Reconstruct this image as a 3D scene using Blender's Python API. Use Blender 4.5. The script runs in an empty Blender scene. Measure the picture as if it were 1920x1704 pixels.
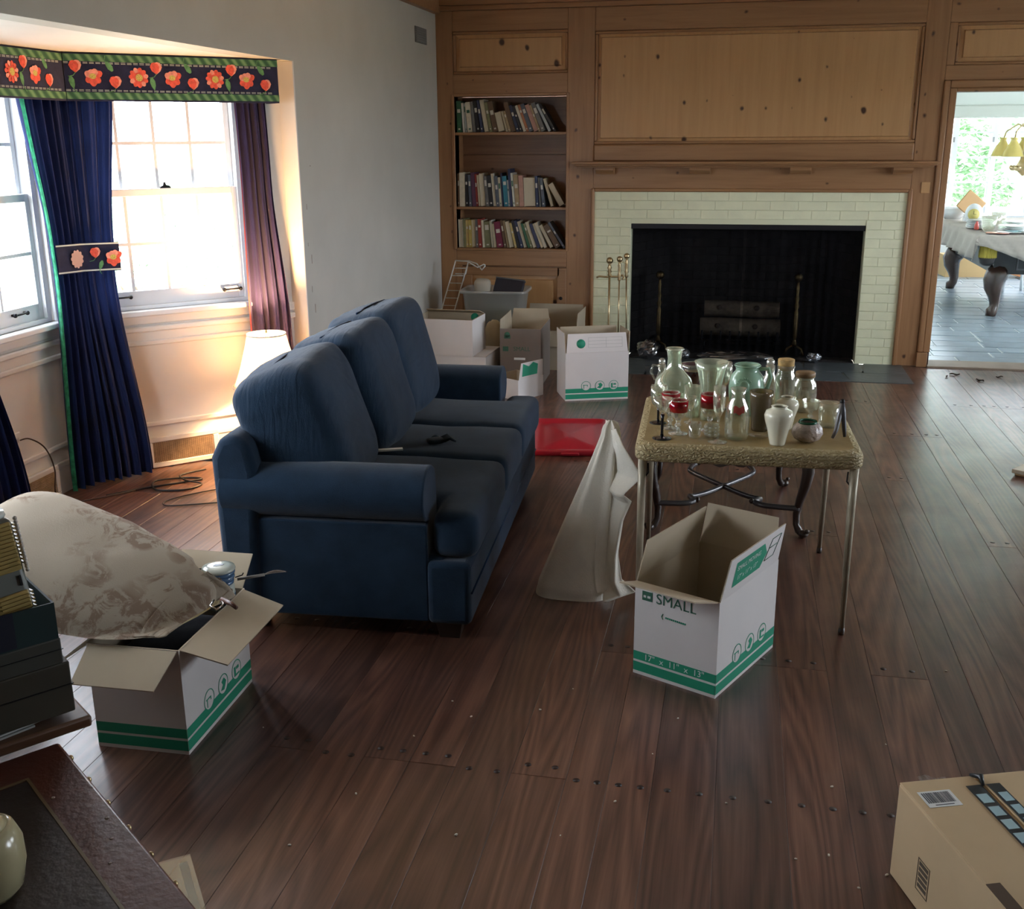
import bpy, bmesh, math, random
from mathutils import Matrix, Vector, noise
from math import pi, sin, cos, radians, sqrt

random.seed(7)
scene = bpy.context.scene
COL = scene.collection

# ---------------------------------------------------------------- camera
cam_data = bpy.data.cameras.new('camera')
cam_data.sensor_fit = 'HORIZONTAL'
cam_data.sensor_width = 36.0
cam_data.lens = 36.0 * 2005.4 / 1920.0
cam_data.clip_start = 0.05
cam_data.clip_end = 300
cam = bpy.data.objects.new('camera', cam_data)
COL.objects.link(cam)
_p, _y, _r = radians(16.54), radians(11.76), radians(0.38)
_fwd = Vector((-sin(_y) * cos(_p), cos(_y) * cos(_p), -sin(_p)))
_rt = Vector((cos(_y), sin(_y), 0))
_dn = _fwd.cross(_rt)
_r2 = _rt * cos(_r) + _dn * sin(_r)
_d2 = -_rt * sin(_r) + _dn * cos(_r)
cam.matrix_world = Matrix(((_r2.x, -_d2.x, -_fwd.x, 0), (_r2.y, -_d2.y, -_fwd.y, 0),
                           (_r2.z, -_d2.z, -_fwd.z, 1.70), (0, 0, 0, 1)))
scene.camera = cam

# ---------------------------------------------------------------- world: bright overcast sky
world = bpy.data.worlds.new('overcast_sky')
scene.world = world
world.use_nodes = True
_bg = world.node_tree.nodes['Background']
_bg.inputs[0].default_value = (0.89, 0.93, 1.0, 1)
_bg.inputs[1].default_value = 13.0

# ---------------------------------------------------------------- view
scene.view_settings.view_transform = 'Standard'
scene.view_settings.look = 'None'
scene.view_settings.gamma = 1.0
scene.view_settings.use_curve_mapping = False
scene.view_settings.exposure = 0.92
try:
    scene.cycles.use_denoising = True
    scene.cycles.max_bounces = 10
    scene.cycles.diffuse_bounces = 5
    scene.cycles.transparent_max_bounces = 24
    scene.cycles.sample_clamp_indirect = 6.0
    scene.cycles.caustics_reflective = False
    scene.cycles.caustics_refractive = False
except Exception:
    pass

def portal(center, normal, w, h):
    """sky portal in a window opening: emits nothing, only guides sky sampling"""
    l = bpy.data.lights.new('window_portal', 'AREA')
    l.shape = 'RECTANGLE'; l.size = w; l.size_y = h
    l.cycles.is_portal = True
    o = bpy.data.objects.new('window_portal', l)
    COL.objects.link(o)
    o.location = center
    o.rotation_euler = Vector(normal).to_track_quat('-Z', 'Z').to_euler()
    return o

S2 = sqrt(0.5)
portal((-3.45, 3.80, 1.43), (1, 0, 0), 1.75, 1.2)
portal((-2.99, 5.34, 1.43), (S2, -S2, 0), 0.9, 1.2)
portal((-2.99, 2.26, 1.43), (S2, S2, 0), 0.9, 1.2)
portal((4.25, 4.1, 1.40), (-1, 0, 0), 1.2, 1.3)
portal((4.25, 6.6, 1.40), (-1, 0, 0), 1.4, 1.3)
portal((3.8, 15.0, 1.35), (0, -1, 0), 3.4, 1.15)
portal((5.75, 11.3, 1.35), (-1, 0, 0), 4.2, 1.3)

# ================================================================ helpers
def I(): return Matrix.Identity(4)
def T(x, y, z): return Matrix.Translation((x, y, z))
def RZ(a): return Matrix.Rotation(a, 4, 'Z')
def RX(a): return Matrix.Rotation(a, 4, 'X')
def RY(a): return Matrix.Rotation(a, 4, 'Y')
def SC(x, y, z): return Matrix.Diagonal((x, y, z, 1))

class G:
    """collects vertices and faces; built into ONE mesh object"""
    def __init__(s): s.v = []; s.f = []; s.m = []; s.sm = []
    def add(s, vs, fs, M=None, mi=0, smooth=False):
        b = len(s.v)
        if M is not None: vs = [M @ Vector(v) for v in vs]
        s.v += [tuple(v) for v in vs]
        for f in fs:
            s.f.append(tuple(b + i for i in f)); s.m.append(mi); s.sm.append(smooth)
        return s
    def box(s, c, d, M=None, mi=0):
        x, y, z = c; a, b, h = d[0] / 2, d[1] / 2, d[2] / 2
        vs = [(x + i * a, y + j * b, z + k * h) for k in (-1, 1) for j in (-1, 1) for i in (-1, 1)]
        return s.add(vs, [(0, 2, 3, 1), (4, 5, 7, 6), (0, 1, 5, 4), (2, 6, 7, 3), (0, 4, 6, 2), (1, 3, 7, 5)], M, mi)
    def bb(s, x0, x1, y0, y1, z0, z1, M=None, mi=0):
        return s.box(((x0 + x1) / 2, (y0 + y1) / 2, (z0 + z1) / 2), (abs(x1 - x0), abs(y1 - y0), abs(z1 - z0)), M, mi)
    def cbox(s, x0, x1, y0, y1, z0, z1, ch, M=None, mi=0):
        """box whose top edges are chamfered by ch"""
        vs = [(x0, y0, z0), (x1, y0, z0), (x1, y1, z0), (x0, y1, z0),
              (x0, y0, z1 - ch), (x1, y0, z1 - ch), (x1, y1, z1 - ch), (x0, y1, z1 - ch),
              (x0 + ch, y0 + ch, z1), (x1 - ch, y0 + ch, z1), (x1 - ch, y1 - ch, z1), (x0 + ch, y1 - ch, z1)]
        fs = [(3, 2, 1, 0), (8, 9, 10, 11)]
        for i in range(4):
            j = (i + 1) % 4
            fs += [(i, j, 4 + j, 4 + i), (4 + i, 4 + j, 8 + j, 8 + i)]
        return s.add(vs, fs, M, mi)
    def lathe(s, prof, n=24, M=None, mi=0, smooth=True, closed=False, sy=1.0):
        vs = []; fs = []
        for r, z in prof:
            for i in range(n):
                a = 2 * pi * i / n
                vs.append((r * cos(a), r * sin(a) * sy, z))
        m = len(prof)
        for k in range(m - 1 + (1 if closed else 0)):
            k2 = (k + 1) % m
            for i in range(n):
                j = (i + 1) % n
                fs.append((k * n + i, k * n + j, k2 * n + j, k2 * n + i))
        if not closed:
            fs.append(tuple(range(n))[::-1]); fs.append(tuple((m - 1) * n + i for i in range(n)))
        return s.add(vs, fs, M, mi, smooth)
    def tube(s, pts, r, n=8, M=None, mi=0, cap=True, smooth=True):
        pts = [Vector(p) for p in pts]; m = len(pts)
        rs = r if isinstance(r, (list, tuple)) else [r] * m
        vs = []; fs = []; prev = None
        for k in range(m):
            t = (pts[min(k + 1, m - 1)] - pts[max(k - 1, 0)]).normalized()
            if prev is None:
                u = t.orthogonal().normalized()
            else:
                u = (prev - t * prev.dot(t))
                u = u.normalized() if u.length > 1e-6 else t.orthogonal().normalized()
            prev = u; w = t.cross(u)
            for i in range(n):
                a = 2 * pi * i / n
                vs.append(pts[k] + (u * cos(a) + w * sin(a)) * rs[k])
        for k in range(m - 1):
            for i in range(n):
                j = (i + 1) % n
                fs.append((k * n + i, k * n + j, (k + 1) * n + j, (k + 1) * n + i))
        if cap:
            fs.append(tuple(range(n))[::-1]); fs.append(tuple((m - 1) * n + i for i in range(n)))
        return s.add(vs, fs, M, mi, smooth)
    def prism(s, poly, z0, z1, M=None, mi=0, smooth=False):
        n = len(poly)
        vs = [(x, y, z0) for x, y in poly] + [(x, y, z1) for x, y in poly]
        fs = [tuple(range(n))[::-1], tuple(range(n, 2 * n))]
        s.add(vs, fs, M, mi, False)
        b = len(s.v) - 2 * n
        for i in range(n):
            j = (i + 1) % n
            s.f.append((b + i, b + j, b + n + j, b + n + i)); s.m.append(mi); s.sm.append(smooth)
        return s
    def sphere(s, c, r, n=16, m=10, M=None, mi=0):
        rr = r if isinstance(r, (list, tuple)) else (r, r, r)
        vs = []; fs = []
        for k in range(m + 1):
            ph = -pi / 2 + pi * k / m
            for i in range(n):
                a = 2 * pi * i / n
                vs.append((c[0] + rr[0] * cos(ph) * cos(a), c[1] + rr[1] * cos(ph) * sin(a), c[2] + rr[2] * sin(ph)))
        for k in range(m):
            for i in range(n):
                j = (i + 1) % n
                fs.append((k * n + i, k * n + j, (k + 1) * n + j, (k + 1) * n + i))
        return s.add(vs, fs, M, mi, True)
    def grid(s, fn, nu, nv, M=None, mi=0, smooth=True, closed_u=False):
        vs = [fn(i / (nu if closed_u else nu - 1), j / (nv - 1)) for j in range(nv) for i in range(nu)]
        fs = []
        for j in range(nv - 1):
            for i in range(nu if closed_u else nu - 1):
                i2 = (i + 1) % nu
                fs.append((j * nu + i, j * nu + i2, (j + 1) * nu + i2, (j + 1) * nu + i))
        return s.add(vs, fs, M, mi, smooth)
    def pillow(s, d, e=0.35, n=40, m=24, M=None, mi=0, wob=0.0, seed=0.0, ws=5.0, e2=None):
        """superellipsoid cushion with a soft crumpled skin"""
        e2 = e if e2 is None else e2
        def pw(c, ex): return math.copysign(abs(c) ** ex, c)
        vs = []; fs = []
        for k in range(m + 1):
            ph = -pi / 2 + pi * k / m
            for i in range(n):
                a = 2 * pi * i / n
                p = Vector((d[0] / 2 * pw(cos(ph), e2) * pw(cos(a), e), d[1] / 2 * pw(cos(ph), e2) * pw(sin(a), e), d[2] / 2 * pw(sin(ph), e2)))
                if wob:
                    q = noise.noise(p * ws + Vector((seed, seed * 1.7, 0)))
                    q2 = noise.noise(p * ws * 2.7 + Vector((seed * 3, 0, seed)))
                    p = p * (1 + wob * (q + .5 * q2) / max(.08, p.length))
                vs.append(p)
        for k in range(m):
            for i in range(n):
                j = (i + 1) % n
                fs.append((k * n + i, k * n + j, (k + 1) * n + j, (k + 1) * n + i))
        return s.add(vs, fs, M, mi, True)
    def mesh(s, name, mats):
        me = bpy.data.meshes.new(name)
        me.from_pydata(s.v, [], s.f)
        for m in (mats if isinstance(mats, (list, tuple)) else [mats]): me.materials.append(m)
        me.polygons.foreach_set('material_index', s.m)
        me.polygons.foreach_set('use_smooth', s.sm)
        me.validate(); me.update()
        return me
    def build(s, name, mats, parent=None, bevel=0, seg=2, weld=False, subs=0):
        me = s.mesh(name, mats)
        if weld:
            bm = bmesh.new(); bm.from_mesh(me)
            bmesh.ops.remove_doubles(bm, verts=bm.verts, dist=1e-5)
            bm.to_mesh(me); bm.free()
        o = bpy.data.objects.new(name, me); COL.objects.link(o)
        if parent is not None: o.parent = parent
        if bevel:
            b = o.modifiers.new('bevel', 'BEVEL'); b.width = bevel; b.segments = seg
            b.limit_method = 'ANGLE'; b.angle_limit = radians(40)
            me.polygons.foreach_set('use_smooth', [True] * len(me.polygons))
            try: me.set_sharp_from_angle(angle=radians(50))
            except Exception: pass
        if subs:
            d = o.modifiers.new('sub', 'SUBSURF'); d.levels = subs; d.render_levels = subs
        return o

def inst(me, name, parent=None, M=None):
    o = bpy.data.objects.new(name, me); COL.objects.link(o)
    if parent is not None: o.parent = parent
    if M is not None: o.matrix_local = M
    return o
def tag(o, label, cat, group=None, kind=None):
    o['label'] = label; o['category'] = cat
    if group: o['group'] = group
    if kind: o['kind'] = kind
    return o
def thing(name, label, cat, loc=(0, 0, 0), rz=0, group=None):
    o = bpy.data.objects.new(name, None); COL.objects.link(o)
    o.empty_display_size = .05
    o.location = loc; o.rotation_euler = (0, 0, rz)
    return tag(o, label, cat, group)
def lab(o, label): o['label'] = label; return o
def struct(o, label=None):
    o['kind'] = 'structure'
    if label: o['label'] = label
    return o
def empty(name, loc=(0, 0, 0)):
    o = bpy.data.objects.new(name, None); COL.objects.link(o); o.location = loc
    o.empty_display_size = .05
    return o
_txt = {}
def text_mesh(s, size, extrude=0.0):
    """letters as a flat mesh, centred on the origin in XY"""
    k = (s, size)
    if k in _txt: return _txt[k]
    cu = bpy.data.curves.new('letters', 'FONT'); cu.body = s; cu.size = size
    cu.align_x = 'CENTER'; cu.align_y = 'CENTER'
    cu.resolution_u = 3
    o = bpy.data.objects.new('letters', cu); COL.objects.link(o)
    dg = bpy.context.evaluated_depsgraph_get()
    me = bpy.data.meshes.new_from_object(o.evaluated_get(dg))
    bpy.data.objects.remove(o); bpy.data.curves.remove(cu)
    _txt[k] = me
    return me
def letters(s, size, mat, name, parent, M):
    me = text_mesh(s, size).copy(); me.materials.clear(); me.materials.append(mat)
    return inst(me, name, parent, M)

# ================================================================ materials
def newmat(name):
    m = bpy.data.materials.new(name); m.use_nodes = True
    nt = m.node_tree; b = nt.nodes['Principled BSDF']
    return m, nt, b
def N(nt, t, **kw):
    n = nt.nodes.new(t)
    for k, v in kw.items():
        if k.startswith('i_'): n.inputs[k[2:].replace('_', ' ')].default_value = v
        else: setattr(n, k, v)
    return n
def L(nt, a, b): nt.links.new(a, b)
def c4(c): return (c[0], c[1], c[2], 1)
def ramp(nt, fac, stops):
    r = nt.nodes.new('ShaderNodeValToRGB')
    els = r.color_ramp.elements
    while len(els) < len(stops): els.new(0.5)
    for e, (p, c) in zip(els, stops):
        e.position = p; e.color = c4(c)
    L(nt, fac, r.inputs[0])
    return r.outputs[0]
def coords(nt, scale=(1, 1, 1), rnd=0.0, rot=(0, 0, 0)):
    tc = nt.nodes.new('ShaderNodeTexCoord'); out = tc.outputs['Object']
    if rnd:
        oi = nt.nodes.new('ShaderNodeObjectInfo')
        mu = N(nt, 'ShaderNodeMath', operation='MULTIPLY'); mu.inputs[1].default_value = rnd
        L(nt, oi.outputs['Random'], mu.inputs[0])
        ad = N(nt, 'ShaderNodeVectorMath', operation='ADD')
        L(nt, out, ad.inputs[0]); L(nt, mu.outputs[0], ad.inputs[1]); out = ad.outputs[0]
    mp = nt.nodes.new('ShaderNodeMapping')
    mp.inputs['Scale'].default_value = scale; mp.inputs['Rotation'].default_value = rot
    L(nt, out, mp.inputs[0])
    return mp.outputs[0]
def bump(nt, b, h, strength=.2, dist=.01):
    bp = N(nt, 'ShaderNodeBump'); bp.inputs['Strength'].default_value = strength; bp.inputs['Distance'].default_value = dist
    L(nt, h, bp.inputs['Height']); L(nt, bp.outputs[0], b.inputs['Normal'])
def noisy(nt, vec, scale, detail=3, rough=.55, dist=0):
    n = N(nt, 'ShaderNodeTexNoise'); n.inputs['Scale'].default_value = scale; n.inputs['Detail'].default_value = detail
    n.inputs['Roughness'].default_value = rough; n.inputs['Distortion'].default_value = dist
    L(nt, vec, n.inputs['Vector'])
    return n.outputs['Fac']
def plain(name, c, rough=.5, metal=0, var=.0, vs=6, stretch=(1, 1, 1), bmp=0, bs=60, spec=None, coat=0, sheen=0, rnd=0.0):
    m, nt, b = newmat(name)
    b.inputs['Roughness'].default_value = rough; b.inputs['Metallic'].default_value = metal
    if spec is not None: b.inputs['Specular IOR Level'].default_value = spec
    if coat: b.inputs['Coat Weight'].default_value = coat; b.inputs['Coat Roughness'].default_value = .15
    if sheen: b.inputs['Sheen Weight'].default_value = sheen; b.inputs['Sheen Roughness'].default_value = .5
    b.inputs['Base Color'].default_value = c4(c)
    if var or bmp:
        v = coords(nt, stretch, rnd)
    if var:
        f = noisy(nt, v, vs, 4)
        col = ramp(nt, f, [(.3, [x * (1 - var) for x in c]), (.7, [min(1, x * (1 + var)) for x in c])])
        L(nt, col, b.inputs['Base Color'])
    if bmp:
        bump(nt, b, noisy(nt, v, bs, 3), bmp, .01)
    return m
def pine(name, axis, c1, c2, c3, rough=.42, knots=1.0):
    """knotty pine board; axis = grain direction 0 x, 2 z"""
    m, nt, b = newmat(name)
    st = [16, 16, 16]; st[axis] = .9
    v = coords(nt, tuple(st), 9.0)
    f = noisy(nt, v, 1.6, 5, .6, .4)
    col = ramp(nt, f, [(.25, c1), (.5, c2), (.78, c3)])
    kv = [1.0, .0, 1.0]; kv[axis] = .75
    w0 = coords(nt, tuple(kv), 0)
    sx = N(nt, 'ShaderNodeSeparateXYZ'); L(nt, w0, sx.inputs[0])
    oi = nt.nodes.new('ShaderNodeObjectInfo'); om = N(nt, 'ShaderNodeMath', operation='MULTIPLY'); om.inputs[1].default_value = 31.0; L(nt, oi.outputs['Random'], om.inputs[0])
    ax_ = N(nt, 'ShaderNodeMath', operation='ADD'); L(nt, sx.outputs[0], ax_.inputs[0]); L(nt, om.outputs[0], ax_.inputs[1])
    cb_ = N(nt, 'ShaderNodeCombineXYZ'); L(nt, ax_.outputs[0], cb_.inputs[0]); L(nt, sx.outputs[2], cb_.inputs[1])
    w = cb_.outputs[0]
    dn = N(nt, 'ShaderNodeTexNoise'); dn.inputs['Scale'].default_value = 9; L(nt, w, dn.inputs['Vector'])
    mx = N(nt, 'ShaderNodeVectorMath', operation='MULTIPLY_ADD'); mx.inputs[1].default_value = (.035, .035, .035)
    L(nt, dn.outputs['Color'], mx.inputs[0]); L(nt, w, mx.inputs[2])
    vo = N(nt, 'ShaderNodeTexVoronoi', voronoi_dimensions='2D'); vo.inputs['Scale'].default_value = 4.8; L(nt, mx.outputs[0], vo.inputs['Vector'])
    sep = N(nt, 'ShaderNodeSeparateColor'); L(nt, vo.outputs['Color'], sep.inputs[0])
    thr = N(nt, 'ShaderNodeMath', operation='MULTIPLY'); thr.inputs[1].default_value = .125 * knots
    sb = N(nt, 'ShaderNodeMath', operation='SUBTRACT'); sb.inputs[1].default_value = .45
    L(nt, sep.outputs[0], sb.inputs[0]); L(nt, sb.outputs[0], thr.inputs[0])
    mr = N(nt, 'ShaderNodeMapRange'); mr.inputs['From Min'].default_value = .02; mr.inputs['From Max'].default_value = -.035
    df = N(nt, 'ShaderNodeMath', operation='SUBTRACT'); L(nt, vo.outputs['Distance'], df.inputs[0]); L(nt, thr.outputs[0], df.inputs[1])
    L(nt, df.outputs[0], mr.inputs['Value'])
    mix = N(nt, 'ShaderNodeMix', data_type='RGBA'); L(nt, mr.outputs[0], mix.inputs[0]); L(nt, col, mix.inputs[6])
    mix.inputs[7].default_value = (.055, .022, .011, 1)
    L(nt, mix.outputs[2], b.inputs['Base Color'])
    b.inputs['Roughness'].default_value = rough
    bump(nt, b, f, .08, .01)
    return m
def oak_floor():
    m, nt, b = newmat('oak_plank')
    oi = nt.nodes.new('ShaderNodeObjectInfo')
    # cathedral figure: contour lines of a stretched noise field
    v = coords(nt, (5.5, .42, 5.5), 37.0)
    f1 = noisy(nt, v, 1.0, 1.5, .45, .25)
    mu = N(nt, 'ShaderNodeMath', operation='MULTIPLY'); mu.inputs[1].default_value = 15.0; L(nt, f1, mu.inputs[0])
    fr = N(nt, 'ShaderNodeMath', operation='PINGPONG'); fr.inputs[1].default_value = .5; L(nt, mu.outputs[0], fr.inputs[0])
    v2 = coords(nt, (70, 1.6, 70), 11.0)
    fine = noisy(nt, v2, 1.5, 4, .65)
    a_ = N(nt, 'ShaderNodeMath', operation='MULTIPLY_ADD'); a_.inputs[1].default_value = .62
    L(nt, fr.outputs[0], a_.inputs[0])
    mf = N(nt, 'ShaderNodeMath', operation='MULTIPLY'); mf.inputs[1].default_value = .62
    L(nt, fine, mf.inputs[0]); L(nt, mf.outputs[0], a_.inputs[2])
    col = ramp(nt, a_.outputs[0], [(.25, (.052, .020, .013)), (.50, (.118, .050, .032)), (.75, (.180, .085, .056))])
    hs = N(nt, 'ShaderNodeHueSaturation')
    mr = N(nt, 'ShaderNodeMapRange'); mr.inputs['To Min'].default_value = .68; mr.inputs['To Max'].default_value = 1.30
    L(nt, oi.outputs['Random'], mr.inputs['Value']); L(nt, mr.outputs[0], hs.inputs['Value'])
    L(nt, col, hs.inputs['Color']); L(nt, hs.outputs[0], b.inputs['Base Color'])
    v3 = coords(nt, (1, 1, 1), 0)
    dust = noisy(nt, v3, 2.2, 5, .7)
    rr = N(nt, 'ShaderNodeMapRange'); rr.inputs['To Min'].default_value = .30; rr.inputs['To Max'].default_value = .48
    rr.inputs['From Min'].default_value = .3; rr.inputs['From Max'].default_value = .7
    L(nt, dust, rr.inputs['Value']); L(nt, rr.outputs[0], b.inputs['Roughness'])
    b.inputs['Coat Weight'].default_value = .7
    b.inputs['Coat Roughness'].default_value = .26
    bump(nt, b, a_.outputs[0], .08, .004)
    return m
def thin_glass(name, tint=(1, 1, 1), haze=.0, gloss=.10, rough=.02, edge=.55, hazecol=(.9, .95, .92)):
    """thin clear glass: see-through, with a fresnel sheen and a little body haze"""
    m, nt, b = newmat(name); nt.nodes.remove(b)
    out = nt.nodes['Material Output']
    tr = N(nt, 'ShaderNodeBsdfTransparent'); tr.inputs[0].default_value = c4(tint)
    gl = N(nt, 'ShaderNodeBsdfGlossy'); gl.inputs['Roughness'].default_value = rough; gl.inputs[0].default_value = (1, 1, 1, 1)
    lw = N(nt, 'ShaderNodeLayerWeight'); lw.inputs[0].default_value = .35
    mr = N(nt, 'ShaderNodeMapRange'); mr.inputs['To Min'].default_value = gloss; mr.inputs['To Max'].default_value = edge
    L(nt, lw.outputs['Facing'], mr.inputs['Value'])
    mx = N(nt, 'ShaderNodeMixShader'); L(nt, mr.outputs[0], mx.inputs[0]); L(nt, tr.outputs[0], mx.inputs[1]); L(nt, gl.outputs[0], mx.inputs[2])
    res = mx.outputs[0]
    if haze:
        df = N(nt, 'ShaderNodeBsdfDiffuse'); df.inputs[0].default_value = c4(hazecol)
        tl = N(nt, 'ShaderNodeBsdfTranslucent'); tl.inputs[0].default_value = c4(hazecol)
        ms = N(nt, 'ShaderNodeMixShader'); ms.inputs[0].default_value = .5
        L(nt, df.outputs[0], ms.inputs[1]); L(nt, tl.outputs[0], ms.inputs[2])
        m2 = N(nt, 'ShaderNodeMixShader'); m2.inputs[0].default_value = haze
        L(nt, res, m2.inputs[1]); L(nt, ms.outputs[0], m2.inputs[2]); res = m2.outputs[0]
    L(nt, res, out.inputs[0])
    return m
def cloth(name, c, trans=0.0, bmp=.25, bs=350, var=.15, vs=5, rough=.95, sheen=.15):
    m, nt, b = newmat(name)
    v = coords(nt, (1, 1, 1), 0)
    f = noisy(nt, v, vs, 4)
    col = ramp(nt, f, [(.3, [x * (1 - var) for x in c]), (.7, [min(1, x * (1 + var)) for x in c])])
    L(nt, col, b.inputs['Base Color']); b.inputs['Roughness'].default_value = rough
    b.inputs['Specular IOR Level'].default_value = .15
    if sheen:
        b.inputs['Sheen Weight'].default_value = sheen; b.inputs['Sheen Roughness'].default_value = .45
    bump(nt, b, noisy(nt, v, bs, 2), bmp, .004)
    if trans:
        out = nt.nodes['Material Output']
        tl = N(nt, 'ShaderNodeBsdfTranslucent'); L(nt, col, tl.inputs[0])
        mx = N(nt, 'ShaderNodeMixShader'); mx.inputs[0].default_value = trans
        L(nt, b.outputs[0], mx.inputs[1]); L(nt, tl.outputs[0], mx.inputs[2]); L(nt, mx.outputs[0], out.inputs[0])
    return m

PA, PB, PC = (.25, .122, .053), (.325, .170, .076), (.375, .206, .096)
M = {}
M['pine_v'] = pine('pine_vertical', 2, PA, PB, PC)
M['pine_h'] = pine('pine_horizontal', 0, PA, PB, PC)
M['pine_panel'] = pine('pine_field', 2, (.45, .250, .106), (.50, .285, .124), (.54, .315, .142), knots=1.5)
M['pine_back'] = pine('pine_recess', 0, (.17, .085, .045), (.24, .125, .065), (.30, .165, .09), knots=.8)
M['oak'] = oak_floor()
M['gap'] = plain('floor_gap', (.02, .011, .008), .8)
M['peg'] = plain('walnut_peg', (.03, .014, .01), .45)
M['wall'] = plain('sage_grey_paint', (.53, .525, .475), .6, var=.05, vs=2.5, bmp=.12, bs=14)
M['bay'] = plain('cream_paint', (.80, .78, .74), .5, var=.03, vs=3)
M['sash'] = plain('window_white_paint', (.82, .84, .86), .4)
M['ceiling'] = plain('ceiling_white', (.72, .71, .68), .7)
M['pane'] = thin_glass('window_pane', (.96, .98, 1), 0, .03, .0, .35)
M['iron'] = plain('black_iron', (.025, .025, .028), .45, .7)
M['brass'] = plain('old_brass', (.62, .49, .28), .28, 1.0, var=.15, vs=20)
M['brick'] = plain('painted_brick', (.75, .765, .53), .55, var=.05, vs=8, bmp=.2, bs=45, rnd=8)
M['mortar'] = plain('painted_mortar', (.69, .705, .49), .7)
M['soot'] = plain('sooty_brick', (.022, .02, .02), .8, var=.4, vs=7, bmp=.3, bs=40, rnd=9)
M['sootm'] = plain('sooty_mortar', (.035, .033, .032), .9)
M['slate'] = plain('dark_slate', (.075, .09, .098), .38, var=.35, vs=5, bmp=.3, bs=18, rnd=7)
M['grout'] = plain('slate_grout', (.24, .25, .25), .8)
M['slate2'] = plain('blue_grey_slate', (.27, .33, .37), .28, var=.25, vs=3, bmp=.15, bs=14, rnd=7)
M['grout2'] = plain('pale_grout', (.80, .82, .82), .6)
M['navy'] = cloth('navy_upholstery', (.013, .031, .058), bmp=.5, bs=420, var=.22, vs=9, sheen=.2)
M['navy_in'] = cloth('navy_welt', (.012, .03, .065), bmp=.3)
M['curtain'] = cloth('navy_curtain', (.015, .024, .085), trans=.14, bmp=.25, bs=260, var=.25, vs=4, sheen=.1)
M['curtrim'] = cloth('green_curtain_edging', (.04, .26, .14), trans=.3, var=.5, vs=30)
M['darkwood'] = plain('dark_stained_wood', (.035, .022, .016), .3, var=.3, vs=5, stretch=(2, 2, .5), coat=.3)
M['cart_w'] = plain('white_carton', (.74, .71, .69), .75, var=.03, vs=5)
M['cart_k'] = plain('kraft_inside', (.47, .395, .285), .85, var=.05, vs=6)
M['cart_shade'] = plain('shaded_white_carton', (.20, .165, .14), .85, var=.05, vs=6)  # white board darkened to stand for the shade on it
M['kraft'] = plain('kraft_carton', (.60, .44, .26), .8, var=.05, vs=6)
M['green'] = plain('green_print', (.015, .30, .17), .6)
M['dgreen'] = plain('dark_green_print', (.03, .12, .075), .6)
M['pwhite'] = plain('white_print', (.80, .82, .80), .6)
M['black'] = plain('black_plastic', (.012, .012, .014), .35)
# ================================================================ FLOOR: oak planks with walnut pegs
fl = G().bb(-3.6, 4.1, -1.6, 8.50, -.20, -.014).build('floor', M['gap']); struct(fl, 'dark oak plank floor with walnut pegs')
edges = [-3.36, -3.22, -3.06, -2.93, -2.76, -2.62, -2.45, -2.30, -2.16, -2.01, -1.85, -1.72, -1.56, -1.40, -1.26, -1.125, -.97, -.835, -.70, -.54, -.385, -.27, -.15, .02, .205]
x = .205
while x < 4.0:
    x += random.choice((.12, .14, .16, .18, .2)); edges.append(min(x, 4.02))
pegme = G().lathe([(.010, 0), (.010, .0006)], 10).mesh('peg', M['peg'])
joints = [2.55, 4.62, 3.33, 6.4, 1.2, 5.5, 7.2]
for i in range(len(edges) - 1):
    a, b = edges[i], edges[i + 1]
    if b - a < .03: continue
    ymin, ymax = -1.55, 8.49
    if a < -2.36:
        xa = max(a, -3.25)
        ymax = 4.80 + (xa + 3.245) + .06; ymin = 2.80 - (xa + 3.245) - .06
    if -1.12 < a and b < 1.3: ymax = 7.83
    cuts = [ymin] + sorted(random.sample(joints, 2 if ymax - ymin > 4 else 1)) + [ymax]
    cuts = [c for c in cuts if ymin <= c <= ymax]
    if a >= 0.2 and a < .3: cuts = [ymin, 3.33, 6.4, ymax]
    for c0, c1 in zip(cuts[:-1], cuts[1:]):
        if c1 - c0 < .15: continue
        me = G().cbox(a + .0004, b - .0004, c0 + .0004, c1 - .0004, -.014, random.uniform(-.0004, 0), .0008).mesh('plank', M['oak'])
        pl = inst(me, 'plank', fl)
        w = b - a
        spots = [(a + w * .25, c0 + .05), (a + w * .75, c0 + .05)] if c0 > ymin else []
        if c0 < 2.45 and c1 > 2.65 and -1.2 < a < .9: spots += [(a + w * .25, 2.55), (a + w * .75, 2.55)]
        for px, py in spots:
            if py > 1.6 and py < 8.2: inst(pegme, 'peg', pl, T(px, py, -.0002))

# ================================================================ LEFT WALL + BAY
lw = G()
lw.bb(-2.465, -2.345, 5.635, 8.62, 0, 2.75)
lw.bb(-2.465, -2.345, 1.965, 5.635, 2.09, 2.75)
lw.bb(-2.465, -2.345, -1.6, 1.965, 0, 2.75)
lwo = struct(lw.build('wall_left', M['wall']), 'pale sage grey plaster wall with scuffs beside the bay')
G().bb(-2.345, -2.30, -1.5, 8.46, 2.60, 2.75).build('crown_board', M['pine_h'], lwo)
# small scuffs and chips beside the bay edge
sc = G()
for (yy, zz, ww, hh) in [(5.72, 1.32, .004, .03), (5.75, 1.02, .005, .05), (5.73, .86, .004, .035), (5.76, .74, .006, .05), (5.71, 1.12, .003, .02), (5.80, 1.55, .012, .004)]:
    sc.bb(-2.3452, -2.3442, yy, yy + ww, zz, zz + hh)
sc.build('paint_chip', plain('chipped_paint', (.22, .17, .12), .8), lwo)
struct(G().bb(-3.6, -2.466, 1.9, 5.7, 2.092, 2.2).build('ceiling', M['bay']), 'cream soffit of the bay window')

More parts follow.
